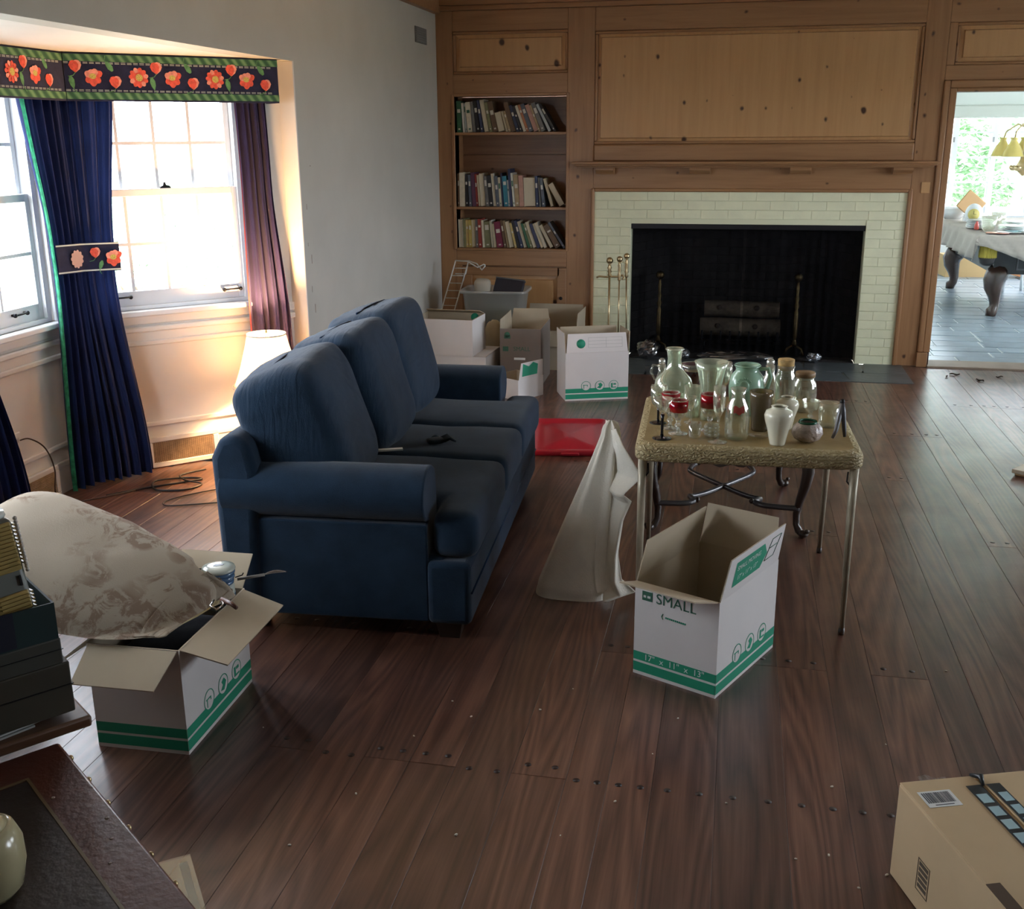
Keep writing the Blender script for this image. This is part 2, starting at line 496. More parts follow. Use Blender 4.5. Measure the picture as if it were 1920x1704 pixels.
def frameM(P, d):
    """local x along the wall, y outward (away from the room), z up"""
    o = (-d[1], d[0])
    return Matrix(((d[0], o[0], 0, P[0]), (d[1], o[1], 0, P[1]), (0, 0, 1, 0), (0, 0, 0, 1)))
MF = frameM((-3.245, 4.80), (S2, S2))          # angled facet beside the room corner
MC = frameM((-3.25, 0), (0, 1))                # middle facet, local x = world y
ML = frameM((-2.41, 1.965), (-S2, S2))         # facet at the other end

def bay_wall(name, Mx, s0, s1, w0, w1, zs, zh, lbl):
    g = G()
    g.bb(s0, s1, 0, .12, 0, zs, Mx); g.bb(s0, s1, 0, .12, zh, 2.2, Mx)
    g.bb(s0, w0, 0, .12, zs, zh, Mx); g.bb(w1, s1, 0, .12, zs, zh, Mx)
    return struct(g.build(name, M['bay']), lbl)

def molding_frame(x0, x1, z0, z1, Mx, parent, w=.028, t=.014, mat=None):
    mat = mat or M['bay']
    for (a, b, c, d) in [(x0, x1, z1 - w, z1), (x0, x1, z0, z0 + w), (x0, x0 + w, z0 + w, z1 - w), (x1 - w, x1, z0 + w, z1 - w)]:
        G().bb(a, b, -t, 0, c, d, Mx).build('panel_molding', mat, parent, bevel=.007, seg=2)

def sash_window(name, Mx, w0, w1, zs, zm, zh, cols, lbl, handles=(), curt=False):
    """double hung sash window in an opening of the wall; x along wall, y outward"""
    r = struct(empty(name, (Mx @ Vector(((w0 + w1) / 2, .05, zs)))), lbl)
    inv = T(*r.location).inverted()
    Q = inv @ Mx
    f = .035
    g = G()
    g.bb(w0, w0 + f, .01, .115, zs, zh, Q); g.bb(w1 - f, w1, .01, .115, zs, zh, Q)
    g.bb(w0 + f, w1 - f, .01, .115, zh - f, zh, Q); g.bb(w0 + f, w1 - f, .01, .115, zs, zs + .02, Q)
    g.build('frame', M['sash'], r)
    c = G()   # casing on the room side
    c.bb(w0 - .06, w0 + .005, -.018, 0, zs, zh + .06, Q); c.bb(w1 - .005, w1 + .06, -.018, 0, zs, zh + .06, Q)
    c.bb(w0 + .005, w1 - .005, -.018, 0, zh - .005, zh + .06, Q)
    c.build('casing', M['sash'], r, bevel=.004)
    G().bb(w0 - .09, w1 + .09, -.05, .03, zs - .028, zs, Q).build('window_sill', M['sash'], r, bevel=.006)
    for nm, z0, z1, y0, rows, bot in (('lower_sash', zs + .02, zm + .018, .03, 2, .075), ('upper_sash', zm - .018, zh - f, .066, 2, .036)):
        a, b = w0 + f, w1 - f
        t = .032
        g = G(); st = .030
        g.bb(a, a + st, y0, y0 + t, z0, z1, Q); g.bb(b - st, b, y0, y0 + t, z0, z1, Q)
        g.bb(a + st, b - st, y0, y0 + t, z0, z0 + bot, Q); g.bb(a + st, b - st, y0, y0 + t, z1 - .036, z1, Q)
        s = g.build(nm, M['sash'], r, bevel=.003)
        ga, gb, gz0, gz1 = a + st, b - st, z0 + bot, z1 - .036
        pw = (gb - ga) / cols; ph = (gz1 - gz0) / rows
        for k in range(1, cols):
            G().bb(ga + k * pw - .008, ga + k * pw + .008, y0 + .004, y0 + t - .004, gz0, gz1, Q).build('muntin', M['sash'], s)
        for k in range(1, rows):
            for q in range(cols):
                G().bb(ga + q * pw + (.008 if q else 0), ga + (q + 1) * pw - (.008 if q < cols - 1 else 0), y0 + .004, y0 + t - .004, gz0 + k * ph - .008, gz0 + k * ph + .008, Q).build('muntin', M['sash'], s)
        for k in range(cols):
            for q in range(rows):
                G().bb(ga + k * pw + .004, ga + (k + 1) * pw - .004, y0 + .014, y0 + .017, gz0 + q * ph + .004, gz0 + (q + 1) * ph - .004, Q).build('pane', M['pane'], s)
        if nm == 'lower_sash':
            for hx in handles:   # small iron bar pulls on the bottom rail
                h = G()
                z = z0 + .048
                h.tube([(hx - .045, y0 - .022, z), (hx + .045, y0 - .022, z + .002)], .005, 8, Q)
                for e in (-.045, .045):
                    h.sphere((hx + e, y0 - .018, z), .011, 10, 6, Q)
                    h.tube([(hx + e, y0 - .018, z), (hx + e, y0, z)], .006, 8, Q)
                lab(h.build('sash_handle', M['iron'], s), 'black iron bar handle')
            lk = G(); cx = (a + b) / 2 + .03
            lk.prism([(-.03, 0), (.03, 0), (.02, .012), (.004, .016), (0, .03), (-.008, .03), (-.012, .014), (-.024, .008)], 0, .02, Q @ T(cx, y0 + .03, z1) @ RX(pi / 2))
            lab(lk.build('sash_lock', M['iron'], s), 'dark sash lock')
    return r

wbr = bay_wall('wall_bay_right', MF, -.06, 1.185, .065, .935, .85, 1.975, 'angled cream bay wall with window and wainscot')
wbc = bay_wall('wall_bay_middle', MC, 2.76, 4.84, 2.97, 4.645, .85, 1.975, 'long cream bay wall with window and wainscot')
wbl = bay_wall('wall_bay_left', ML, 0, 1.24, .25, 1.115, .85, 1.975, 'angled cream bay wall at the desk end')
sash_window('window_1', MF, .065, .935, .85, 1.44, 1.975, 4, 'white sash window with small panes in the angled bay wall', (.245, .83))
sash_window('window_2', MC, 2.97, 4.645, .85, 1.44, 1.975, 6, 'white sash window with small panes in the long bay wall', (4.42, 3.2))
sash_window('window_3', ML, .25, 1.115, .85, 1.44, 1.975, 4, 'white sash window at the desk end of the bay')
molding_frame(.12, 1.10, .225, .69, MF, wbr)
molding_frame(3.70, 4.675, .225, .69, MC, wbc); molding_frame(2.9, 3.65, .225, .69, MC, wbc)
for Mx, a, b, w in ((MF, -.01, 1.17, wbr), (MC, 2.79, 4.81, wbc), (ML, 0, 1.18, wbl)):
    G().bb(a, b, -.022, 0, .735, .765, Mx).build('chair_rail', M['bay'], w, bevel=.008)
    G().bb(a, b, -.012, 0, .775, .822, Mx).build('apron_molding', M['bay'], w, bevel=.006)
jo = struct(G().bb(-2.475, -2.335, 5.622, 5.6365, 0, 2.09).build('trim_1', M['bay'], bevel=.004), 'cream jamb board at the bay opening')
for nm, Mx, a, b in (('baseboard_right', MF, 0, 1.17), ('baseboard_middle', MC, 2.8, 4.80)):
    g = G().bb(a, b, -.014, 0, 0, .135, Mx).bb(a, b, -.019, 0, .135, .16, Mx)
    struct(g.build(nm, M['bay'], bevel=.004), 'cream baseboard of the bay')

def grille(Mx, a, b, lbl):
    """woven heating grille in a cream frame"""
    loc = Mx @ Vector(((a + b) / 2, -.02, 0)); t = thing('vent_grille', lbl, 'vent', loc)
    Q = T(*loc).inverted() @ Mx
    for (x0, x1, z0, z1) in [(a, b, .142, .168), (a, b, .002, .03), (a, a + .03, .03, .142), (b - .03, b, .03, .142)]:
        G().bb(x0, x1, -.036, -.0195, z0, z1, Q).build('frame_strip', M['bay'], t, bevel=.004)
    m = plain('tan_metal_mesh', (.42, .31, .20), .5, .3, var=.2, vs=40)
    G().bb(a + .03, b - .03, -.024, -.0195, .03, .142, Q).build('backing', plain('grille_shadow', (.14, .10, .07), .8), t)
    sl = G()
    n = int((b - a - .06) / .011)
    for i in range(n): sl.bb(a + .032 + i * .011, a + .038 + i * .011, -.030, -.026, .03, .142, Q)
    for i in range(14): sl.bb(a + .03, b - .03, -.033, -.030, .034 + i * .008, .038 + i * .008, Q)
    o = sl.build('mesh_screen', m, t); o['kind'] = 'stuff'
grille(MF, .28, .67, 'cream framed heating grille in the baseboard of the angled bay wall')
grille(MC, 4.16, 4.48, 'cream framed heating grille in the baseboard below the outlet')
# ---------------------------------------------------------------- outlet and plug
loc = MC @ Vector((4.235, 0, .332)); t = thing('wall_outlet', 'cream wall outlet with a black plug below the long bay window', 'outlet', loc)
Q = T(*loc).inverted() @ MC
G().bb(4.20, 4.27, -.006, 0, .274, .39, Q).build('cover_plate', M['bay'], t, bevel=.003)
g = G()
for z in (.305, .358): g.lathe([(.017, 0), (.017, .003)], 14, Q @ T(4.235, -.006, z) @ RX(pi / 2))
g.build('socket', plain('socket_ivory', (.62, .60, .55), .4), t)
# ================================================================ BACK WALL (knotty pine)
YW = 8.49
bk = G()
Yb0, Yb1 = 8.522, 8.64
def slab(x0, x1, z0, z1): bk.bb(x0, x1, Yb0, Yb1, z0, z1)
slab(-2.465, -2.215, 0, 2.75); slab(-2.215, -1.316, 2.005, 2.75); slab(-2.215, -1.316, 0, .84); slab(-1.316, -1.10, 0, 2.75)
slab(-1.10, 1.216, 1.29, 2.75); slab(1.216, 1.477, 0, 2.75); slab(1.477, 2.45, 1.99, 2.75); slab(2.45, 4.12, 0, 2.75)
wb = struct(bk.build('wall_back', M['pine_v']), 'knotty pine panelled wall around the fireplace')
def stile(x0, x1, z0, z1, nm='stile', mat='pine_v', y0=YW, y1=8.5225, bev=.004):
    return G().bb(x0, x1, y0, y1, z0, z1).build(nm, M[mat], wb, bevel=bev)
stile(-2.345, -2.215, 0, 2.62); stile(-1.316, -1.112, 0, 2.62)
stile(1.228, 1.388, 0, 2.62); stile(2.54, 4.0, 0, 2.62)
R_ = lambda *a, **k: stile(*a, nm='rail', mat='pine_h', **k)
R_(-2.215, -1.316, 2.472, 2.62); R_(-2.215, -1.316, 2.005, 2.163); R_(-2.215, -1.316, .705, .838); R_(-2.215, -1.316, 0, .10)
R_(-1.112, 1.228, 2.452, 2.62); R_(-1.112, 1.228, 1.515, 1.64, y0=8.478, bev=.012); R_(-1.112, 1.228, 1.312, 1.472)
R_(1.388, 2.54, 2.448, 2.62); R_(1.388, 2.54, 2.064, 2.165)
stile(1.388, 1.442, 2.165, 2.448); stile(2.40, 2.54, 2.165, 2.448)
R_(-2.345, 4.0, 2.655, 2.75, y0=8.44)
R_(-2.345, 4.0, 2.62, 2.655, y0=8.462)

def raised(x0, x1, z0, z1, ins=.05, mat='pine_panel', ym=8.519, yf=8.500, nm='panel'):
    i = ins
    v = [(x0, ym, z0), (x1, ym, z0), (x1, ym, z1), (x0, ym, z1), (x0 + i, ym - .004, z0 + i), (x1 - i, ym - .004, z0 + i), (x1 - i, ym - .004, z1 - i), (x0 + i, ym - .004, z1 - i),
         (x0 + i + .006, yf, z0 + i + .006), (x1 - i - .006, yf, z0 + i + .006), (x1 - i - .006, yf, z1 - i - .006), (x0 + i + .006, yf, z1 - i - .006)]
    f = [(8, 9, 10, 11)]
    for k in range(4):
        j = (k + 1) % 4
        f += [(k, j, 4 + j, 4 + k), (4 + k, 4 + j, 8 + j, 8 + k)]
    return G().add(v, f).build(nm, M[mat], wb)
def ogee(x0, x1, z0, z1, w=.022, y0=8.496):
    for (a, b, c, d) in [(x0, x1, z1 - w, z1), (x0, x1, z0, z0 + w), (x0, x0 + w, z0 + w, z1 - w), (x1 - w, x1, z0 + w, z1 - w)]:
        G().bb(a, b, y0, 8.5225, c, d).build('molding', M['pine_h' if b - a > d - c else 'pine_v'], wb, bevel=.008, seg=3)
raised(-2.20, -1.33, 2.178, 2.457, .035); ogee(-2.215, -1.316, 2.163, 2.472)
raised(-1.09, 1.206, 1.66, 2.432, .022); ogee(-1.112, 1.228, 1.64, 2.452)
raised(1.455, 2.39, 2.178, 2.435, .035); ogee(1.442, 2.40, 2.165, 2.448)
# the long mantel shelf with its bed mold and blocks
ms = G()
for z0, z1, pr in ((1.497, 1.515, .175), (1.484, 1.497, .15), (1.470, 1.484, .115)):
    e = pr * .55
    ms.add([(-1.16 - e, YW - pr, z0), (1.295 + e, YW - pr, z0), (1.295 + e, 8.52, z0), (-1.16 - e, 8.52, z0),
            (-1.16 - e, YW - pr, z1), (1.295 + e, YW - pr, z1), (1.295 + e, 8.52, z1), (-1.16 - e, 8.52, z1)],
           [(3, 2, 1, 0), (4, 5, 6, 7), (0, 1, 5, 4), (1, 2, 6, 5), (2, 3, 7, 6), (3, 0, 4, 7)])
lab(ms.build('mantel_shelf', M['pine_h'], wb, bevel=.004), 'long pine mantel shelf')
for a, b in ((-1.085, -.945), (-.375, -.22), (.36, .51), (1.085, 1.225)):
    g = G()
    g.prism([(0, 0), (-.085, 0), (-.085, .02), (-.05, .045), (-.05, .05), (0, .05)], a, b, Matrix(((0, 0, 1, 0), (1, 0, 0, YW), (0, -1, 0, 1.470), (0, 0, 0, 1))))
    g.build('mantel_block', M['pine_h'], wb, bevel=.003)
# moulding round the painted brick
for (a, b, c, d) in [(-1.10, 1.216, 1.288, 1.314), (-1.125, -1.098, 0, 1.314), (1.214, 1.246, 0, 1.314)]:
    G().bb(a, b, 8.472, 8.5225, c, d).build('molding', M['pine_h' if b - a > 1 else 'pine_v'], wb, bevel=.009, seg=3)
# ---------------------------------------------------------------- bookcase recess
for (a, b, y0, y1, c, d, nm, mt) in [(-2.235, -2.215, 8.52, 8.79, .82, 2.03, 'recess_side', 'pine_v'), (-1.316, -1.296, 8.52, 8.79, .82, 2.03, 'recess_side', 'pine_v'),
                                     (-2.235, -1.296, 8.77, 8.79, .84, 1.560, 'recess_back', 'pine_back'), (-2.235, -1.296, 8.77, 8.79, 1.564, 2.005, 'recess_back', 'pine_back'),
                                     (-2.215, -1.316, 8.51, 8.77, 2.005, 2.025, 'recess_top', 'pine_h'), (-2.215, -1.316, 8.495, 8.77, .822, .842, 'shelf', 'pine_h'),
                                     (-2.213, -1.318, 8.505, 8.77, 1.146, 1.166, 'shelf', 'pine_h'), (-2.213, -1.318, 8.505, 8.77, 1.714, 1.735, 'shelf', 'pine_h')]:
    G().bb(a, b, y0, y1, c, d).build(nm, M[mt], wb, bevel=.002)
for (a, b, c, d) in [(-2.232, -2.208, .83, 2.02), (-1.324, -1.300, .83, 2.02), (-2.208, -1.324, 2.0, 2.022), (-2.208, -1.324, .826, .842)]:
    G().bb(a, b, 8.480, 8.492, c, d).build('molding', M['pine_v' if d - c > .5 else 'pine_h'], wb, bevel=.004)
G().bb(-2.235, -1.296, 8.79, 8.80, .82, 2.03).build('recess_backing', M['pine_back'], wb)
# cupboard door under the shelves
cd = G().bb(-2.165, -1.372, 8.487, 8.517, .11, .165).bb(-2.165, -1.372, 8.487, 8.517, .63, .695).bb(-2.165, -2.09, 8.487, 8.517, .165, .63).bb(-1.39, -1.318, 8.487, 8.517, .11, .695).build('cupboard_door', M['pine_h'], wb, bevel=.003)
i0 = raised(-2.09, -1.39, .165, .63, .03, nm='door_panel', ym=8.515, yf=8.493); i0.parent = cd
lab(G().sphere((0, 0, 0), .014, 12, 8, T(-1.357, 8.472, .456)).tube([(-1.357, 8.487, .456), (-1.357, 8.475, .456)], .006, 8).build('knob', M['iron'], cd), 'dark round knob')
stile(-2.215, -2.167, .10, .705); stile(-1.3175, -1.3145, .10, .705)
# ---------------------------------------------------------------- doorway to the games room
def casing(x0, x1, z0, z1):
    return G().bb(x0, x1, 8.468, 8.5225, z0, z1)
casing(1.388, 1.43, .11, 2.064).build('door_casing', M['pine_v'], wb, bevel=.010, seg=3)
G().bb(1.43, 1.478, 8.478, 8.5225, .11, 2.012).build('door_casing', M['pine_v'], wb, bevel=.006, seg=3)
G().bb(1.385, 1.462, 8.458, 8.5225, 0, .11).build('plinth_block', M['pine_v'], wb, bevel=.004)
casing(1.43, 2.54, 2.012, 2.064).build('door_casing', M['pine_h'], wb, bevel=.010, seg=3)
G().bb(1.478, 2.45, 8.478, 8.5225, 1.986, 2.012).build('door_casing', M['pine_h'], wb, bevel=.006, seg=3)
casing(2.45, 2.54, 0, 2.012).build('door_casing', M['pine_v'], wb, bevel=.010, seg=3)
dj = plain('dark_stained_jamb', (.075, .04, .025), .5)
struct(G().bb(1.462, 1.4785, 8.50, 8.70, 0, 1.99).bb(2.45, 2.466, 8.50, 8.70, 0, 1.99).bb(1.4785, 2.45, 8.50, 8.70, 1.988, 2.004).build('trim_2', dj), 'dark stained door jamb lining')
struct(G().bb(1.462, 2.466, 8.44, 8.70, -.015, .012).build('trim_3', plain('worn_threshold', (.24, .18, .13), .5, var=.2, vs=6), bevel=.005), 'worn wooden threshold of the doorway')
G().bb(1.300, 1.362, 8.483, 8.49, 1.285, 1.365).build('blank_plate', M['pine_panel'], wb, bevel=.003)

# ================================================================ FIREPLACE
fp = thing('fireplace', 'fireplace with pale green painted brick surround and black firebox', 'fireplace', (.06, 8.50, 0))
fi = T(-.06, -8.50, 0)
def fpart(g, nm, mat, par=None, **k): return g.build(nm, M[mat] if isinstance(mat, str) else mat, par or fp, **k)
sur = fpart(G().bb(-1.10, -.81, 8.500, 8.64, 0, 1.29, fi).bb(.94, 1.216, 8.500, 8.64, 0, 1.29, fi).bb(-.81, .94, 8.500, 8.64, 1.048, 1.29, fi), 'brick_surround', 'mortar')
ch = 1.29 / 19
cache = {}
def brick(x0, x1, z, par, nm='brick', mat='brick', d=.006, M2=None):
    k = (round(x1 - x0, 3), mat)
    if k not in cache:
        w = x1 - x0
        cache[k] = G().cbox(-w / 2 + .0007, w / 2 - .0007, -ch / 2 + .0010, ch / 2 - .0010, 0, d, .0020, RX(pi / 2)).mesh(nm, M[mat])
    Q = (fi if M2 is None else M2) @ T((x0 + x1) / 2, 8.500 if M2 is None else 0, z + ch / 2) 
    return inst(cache[k], nm, par, Q)
for k in range(19):
    z = k * ch
    rows = [(-1.10, 1.216)] if z > 1.02 else [(-1.10, -.81), (.94, 1.216)]
    for a, b in rows:
        w = .205; x = a - (.1 if k % 2 else 0)
        while x < b - .01:
            x0, x1 = max(x, a), min(x + w, b)
            if x1 - x0 > .02: brick(x0, x1, z, sur)
            x += w
fbx = fpart(G().add([(-.81, 8.64, 0), (-.55, 9.17, 0), (-.55, 9.17, 1.15), (-.81, 8.64, 1.15)], [(0, 1, 2, 3)], fi)
            .add([(.94, 8.64, 0), (.68, 9.17, 0), (.68, 9.17, 1.15), (.94, 8.64, 1.15)], [(3, 2, 1, 0)], fi)
            .bb(-.60, .73, 9.17, 9.2, 0, 1.15, fi).bb(-.85, .98, 8.62, 9.2, 1.10, 1.15, fi), 'firebox', 'sootm')
for side, (ax, bx) in ((0, (-.81, -.55)), (1, (.68, .94))):
    ln = sqrt(.26 ** 2 + .53 ** 2); an = math.atan2(.53, .26 * (1 if side == 0 else -1))
    if side == 0: Mx = fi @ T(-.81, 8.64, 0) @ RZ(math.atan2(.53, .26))
    else: Mx = fi @ T(.68, 9.17, 0) @ RZ(math.atan2(-.53, .26))
    for k in range(15):
        x = -.1 if k % 2 else 0
        while x < ln - .02:
            x0, x1 = max(x, 0), min(x + .2, ln)
            if x1 - x0 > .03: brick(x0, x1, k * ch, fbx, mat='soot', M2=Mx)
            x += .2
for k in range(15):
    x = -.55 - (.1 if k % 2 else 0)
    while x < .66:
        x0, x1 = max(x, -.55), min(x + .2, .68)
        if x1 - x0 > .03: brick(x0, x1, k * ch, fbx, mat='soot', M2=fi @ T(0, 9.17, 0))
        x += .2
lab(fpart(G().bb(-.81, .94, 8.50, 8.53, 1.008, 1.048, fi), 'screen_bar', M['iron'], bevel=.004), 'black screen bar under the lintel')
# mesh spark curtains, hanging in folds
mm, nt, b = newmat('black_chain_mesh'); nt.nodes.remove(b)
tr = N(nt, 'ShaderNodeBsdfTransparent'); df = N(nt, 'ShaderNodeBsdfPrincipled'); df.inputs['Base Color'].default_value = (.004, .004, .005, 1); df.inputs['Roughness'].default_value = .9; df.inputs['Specular IOR Level'].default_value = .05
mxs = N(nt, 'ShaderNodeMixShader'); mxs.inputs[0].default_value = .48
L(nt, tr.outputs[0], mxs.inputs[1]); L(nt, df.outputs[0], mxs.inputs[2]); L(nt, mxs.outputs[0], nt.nodes['Material Output'].inputs[0])
for a, b_ in ((-.80, .055), (.075, .93)):
    def fn(u, v, a=a, b_=b_):
        x = a + (b_ - a) * u
        return (x, 8.575 + .014 * sin(u * 75 + .6 * sin(u * 9)) * (.35 + .65 * (1 - v)), .03 + .985 * v)
    lab(fpart(G().grid(fn, 160, 6, fi), 'mesh_curtain', mm), 'black chain mesh spark curtain')
# hearth: flush slate slabs
hg = fpart(G().bb(-1.112, 1.29, 7.83, 8.50, -.02, -.004, fi).bb(-.81, .94, 8.50, 9.17, -.02, -.002, fi), 'hearth_bed', 'grout')
hx = [[-1.112, -.62, -.20, .31, .84, 1.29], [-1.112, -.80, -.38, .02, .55, .98, 1.29]]
for r, (y0, y1) in enumerate(((7.835, 8.15), (8.155, 8.498))):
    xs = hx[r]
    for k in range(len(xs) - 1):
        a, b_ = xs[k] + .005, xs[k + 1] - .005
        sk0, sk1 = random.uniform(-.03, .03), random.uniform(-.03, .03)
        if k == 0: sk0 = 0
        if k == len(xs) - 2: sk1 = 0
        fpart(G().prism([(a + sk0, y0), (b_ + sk1, y0), (b_ - sk1, y1), (a - sk0, y1)], -.004, .003, fi), 'hearth_slab', 'slate', hg)
fpart(G().bb(-.80, .93, 8.505, 9.16, -.002, .004, fi), 'firebox_floor', 'soot')

# ================================================================ OTHER WALLS OF THE ROOM
g = G()
for (y0, y1, z0, z1) in [(-1.6, 3.5, 0, 2.75), (4.7, 5.9, 0, 2.75), (7.3, 8.6, 0, 2.75), (5.9, 7.3, 0, .75), (5.9, 7.3, 2.05, 2.75), (3.5, 4.7, 0, .75), (3.5, 4.7, 2.05, 2.75)]:
    g.bb(4.0, 4.12, y0, y1, z0, z1)
struct(g.build('wall_right', M['wall']), 'plaster wall with two windows')
MR = frameM((4.0, 0), (0, -1))
sash_window('window_4', MR, -4.7, -3.5, .75, 1.4, 2.05, 3, 'white sash window in the side wall')
sash_window('window_5', MR, -7.3, -5.9, .75, 1.4, 2.05, 4, 'white sash window in the side wall near the doorway')
struct(G().bb(-2.465, 4.12, -1.72, -1.6, 0, 2.75).build('wall_front', M['pine_back']), 'unseen wall behind the viewer, pine boards invented to dim the bounce')  # dark boarding made up to dim and warm bounce on near faces
struct(G().bb(-2.465, 4.12, -1.72, 8.64, 2.75, 2.85).build('ceiling', M['ceiling']), 'white ceiling')

# ================================================================ GAMES ROOM BEYOND THE DOORWAY
pf = struct(G().bb(1.2, 5.7, 8.64, 15.0, -.2, -.004).build('floor', M['grout2']), 'grey blue slate floor of the room beyond the doorway')
random.seed(21)
y = 8.71; r = 0
while y < 14.7:
    h = random.choice((.22, .26, .30))
    x = 1.32 - random.uniform(0, .3)
    while x < 5.6:
        w = random.choice((.30, .38, .46, .55))
        x0, x1 = max(x, 1.31), min(x + w, 5.6)
        if x1 - x0 > .06:
            inst(G().cbox(x0 + .009, x1 - .009, y + .009, min(y + h, 14.8) - .009, -.004, random.uniform(.001, .004), .002).mesh('slate_tile', M['slate2']), 'slate_tile', pf)
        x += w
    y += h
gw = plain('games_room_paint', (.78, .82, .80), .6)
g = G().bb(1.2, 5.7, 14.8, 14.92, 0, .72).bb(1.2, 5.7, 14.8, 14.92, 2.02, 2.5).bb(1.2, 2.12, 14.8, 14.92, .72, 2.02).bb(5.42, 5.7, 14.8, 14.92, .72, 2.02)
fw = struct(g.build('wall_far', gw), 'pale wall with a row of casement windows beyond the doorway')
G().bb(1.3, 5.6, 14.70, 14.80, 2.20, 2.26).build('cornice', gw, fw, bevel=.01)
g = G().bb(5.6, 5.72, 8.64, 14.92, 0, .7).bb(5.6, 5.72, 8.64, 14.92, 2.05, 2.5).bb(5.6, 5.72, 8.64, 9.2, .7, 2.05).bb(5.6, 5.72, 13.4, 14.92, .7, 2.05)
struct(g.build('wall_side', gw), 'side wall of the room beyond the doorway')
struct(G().bb(1.2, 1.32, 8.64, 14.92, 0, 2.5).build('wall_chimney', gw), 'wall beside the chimney in the room beyond')
struct(G().bb(2.466, 5.72, 8.60, 8.72, 0, 2.5).bb(1.2, 1.462, 8.60, 8.72, 0, 2.5).bb(1.462, 2.466, 8.60, 8.72, 2.004, 2.5).build('wall_divider', gw), 'games room side of the dividing wall')
struct(G().bb(1.2, 5.72, 8.60, 14.92, 2.5, 2.6).build('ceiling', M['ceiling']), 'white ceiling of the room beyond the doorway')
# casement windows in the far wall
wf = struct(empty('window_6', (3.0, 14.85, .72)), 'row of white casement windows with garden beyond')
Q = T(-3.0, -14.85, -.72)
G().bb(2.12, 5.42, 14.74, 14.83, .70, .735, Q).build('window_sill', M['sash'], wf, bevel=.006)
for k in range(7):
    x0 = 2.155 + .463 * k; x1 = x0 + .463
    cs = G().bb(x0, x0 + .035, 14.79, 14.86, .735, 2.02, Q).bb(x1 - .035, x1, 14.79, 14.86, .735, 2.02, Q).bb(x0 + .035, x1 - .035, 14.79, 14.86, .735, .81, Q).bb(x0 + .035, x1 - .035, 14.79, 14.86, 1.99, 2.02, Q).build('casement', M['sash'], wf)
    for j in range(4):
        z0 = .81 + .302 * j; z1 = min(z0 + .302, 1.99)
        if j: G().bb(x0 + .035, x1 - .035, 14.80, 14.84, z0 - .011, z0 + .011, Q).build('muntin', M['sash'], cs)
        G().bb(x0 + .03, x1 - .03, 14.818, 14.822, z0 + (.011 if j else 0), z1 - (.011 if j < 3 else 0), Q).build('pane', M['pane'], cs)
    G().bb(x1 - .025, x1 + .025, 14.775, 14.79, .735, 2.02, Q).build('mullion_cover', M['sash'], wf)
    lab(G().bb(x1 - .035, x1 - .012, 14.755, 14.775, 1.60, 1.66, Q).build('catch', plain('grey_catch', (.35, .36, .36), .4, .6), cs), 'small grey catch')
lab(G().bb(2.0, 5.5, 14.66, 14.74, 1.885, 2.04, Q).build('roller_shade', plain('linen_shade', (.62, .66, .60), .9), wf, bevel=.02), 'rolled linen shade above the panes')
ws = struct(empty('window_added', (5.66, 11.3, .7)), 'unseen wide window added to light the room beyond')  # out of view, added so more daylight reaches this room
Q = T(-5.66, -11.3, -.7)
for k in range(4):
    y0 = 9.2 + 1.05 * k; y1 = y0 + 1.05
    cs = G().bb(5.62, 5.70, y0, y0 + .04, .7, 2.05, Q).bb(5.62, 5.70, y1 - .04, y1, .7, 2.05, Q).bb(5.62, 5.70, y0 + .04, y1 - .04, .7, .76, Q).bb(5.62, 5.70, y0 + .04, y1 - .04, 1.99, 2.05, Q).build('casement', M['sash'], ws)
    G().bb(5.655, 5.66, y0 + .04, y1 - .04, .76, 1.99, Q).build('pane', M['pane'], cs)

# ================================================================ OUTDOORS
struct(G().bb(-60, 60, -40, 80, -.62, -.5).build('ground', plain('sunlit_lawn', (.40, .39, .33), .9, var=.3, vs=2)), 'lawn outside the windows')
# ================================================================ VALANCE AND CURTAINS OF THE BAY
val_m = cloth('navy_valance_cloth', (.022, .024, .055), var=.2, vs=20, bmp=.3)
m, nt, b = newmat('green_rope_stripe')
v = coords(nt, (1, 1, 1), 0)
wv = N(nt, 'ShaderNodeTexWave', wave_type='BANDS', bands_direction='DIAGONAL'); wv.inputs['Scale'].default_value = 9.5; wv.inputs['Distortion'].default_value = 1.2
L(nt, v, wv.inputs['Vector'])
L(nt, ramp(nt, wv.outputs['Fac'], [(.15, (.030, .10, .05)), (.55, (.07, .18, .075)), (.95, (.15, .28, .13))]), b.inputs['Base Color']); b.inputs['Roughness'].default_value = .9
M['rope'] = m
F_coral = plain('coral_petal', (.72, .10, .06), .85, var=.25, vs=60)
F_pink = plain('pink_petal', (.80, .30, .22), .85, var=.2, vs=60)
F_gold = plain('gold_stamen', (.55, .42, .10), .85, var=.4, vs=200)
F_leaf = plain('green_leaf', (.10, .26, .10), .85, var=.35, vs=50)
F_white = plain('cream_stitch', (.70, .72, .62), .85)

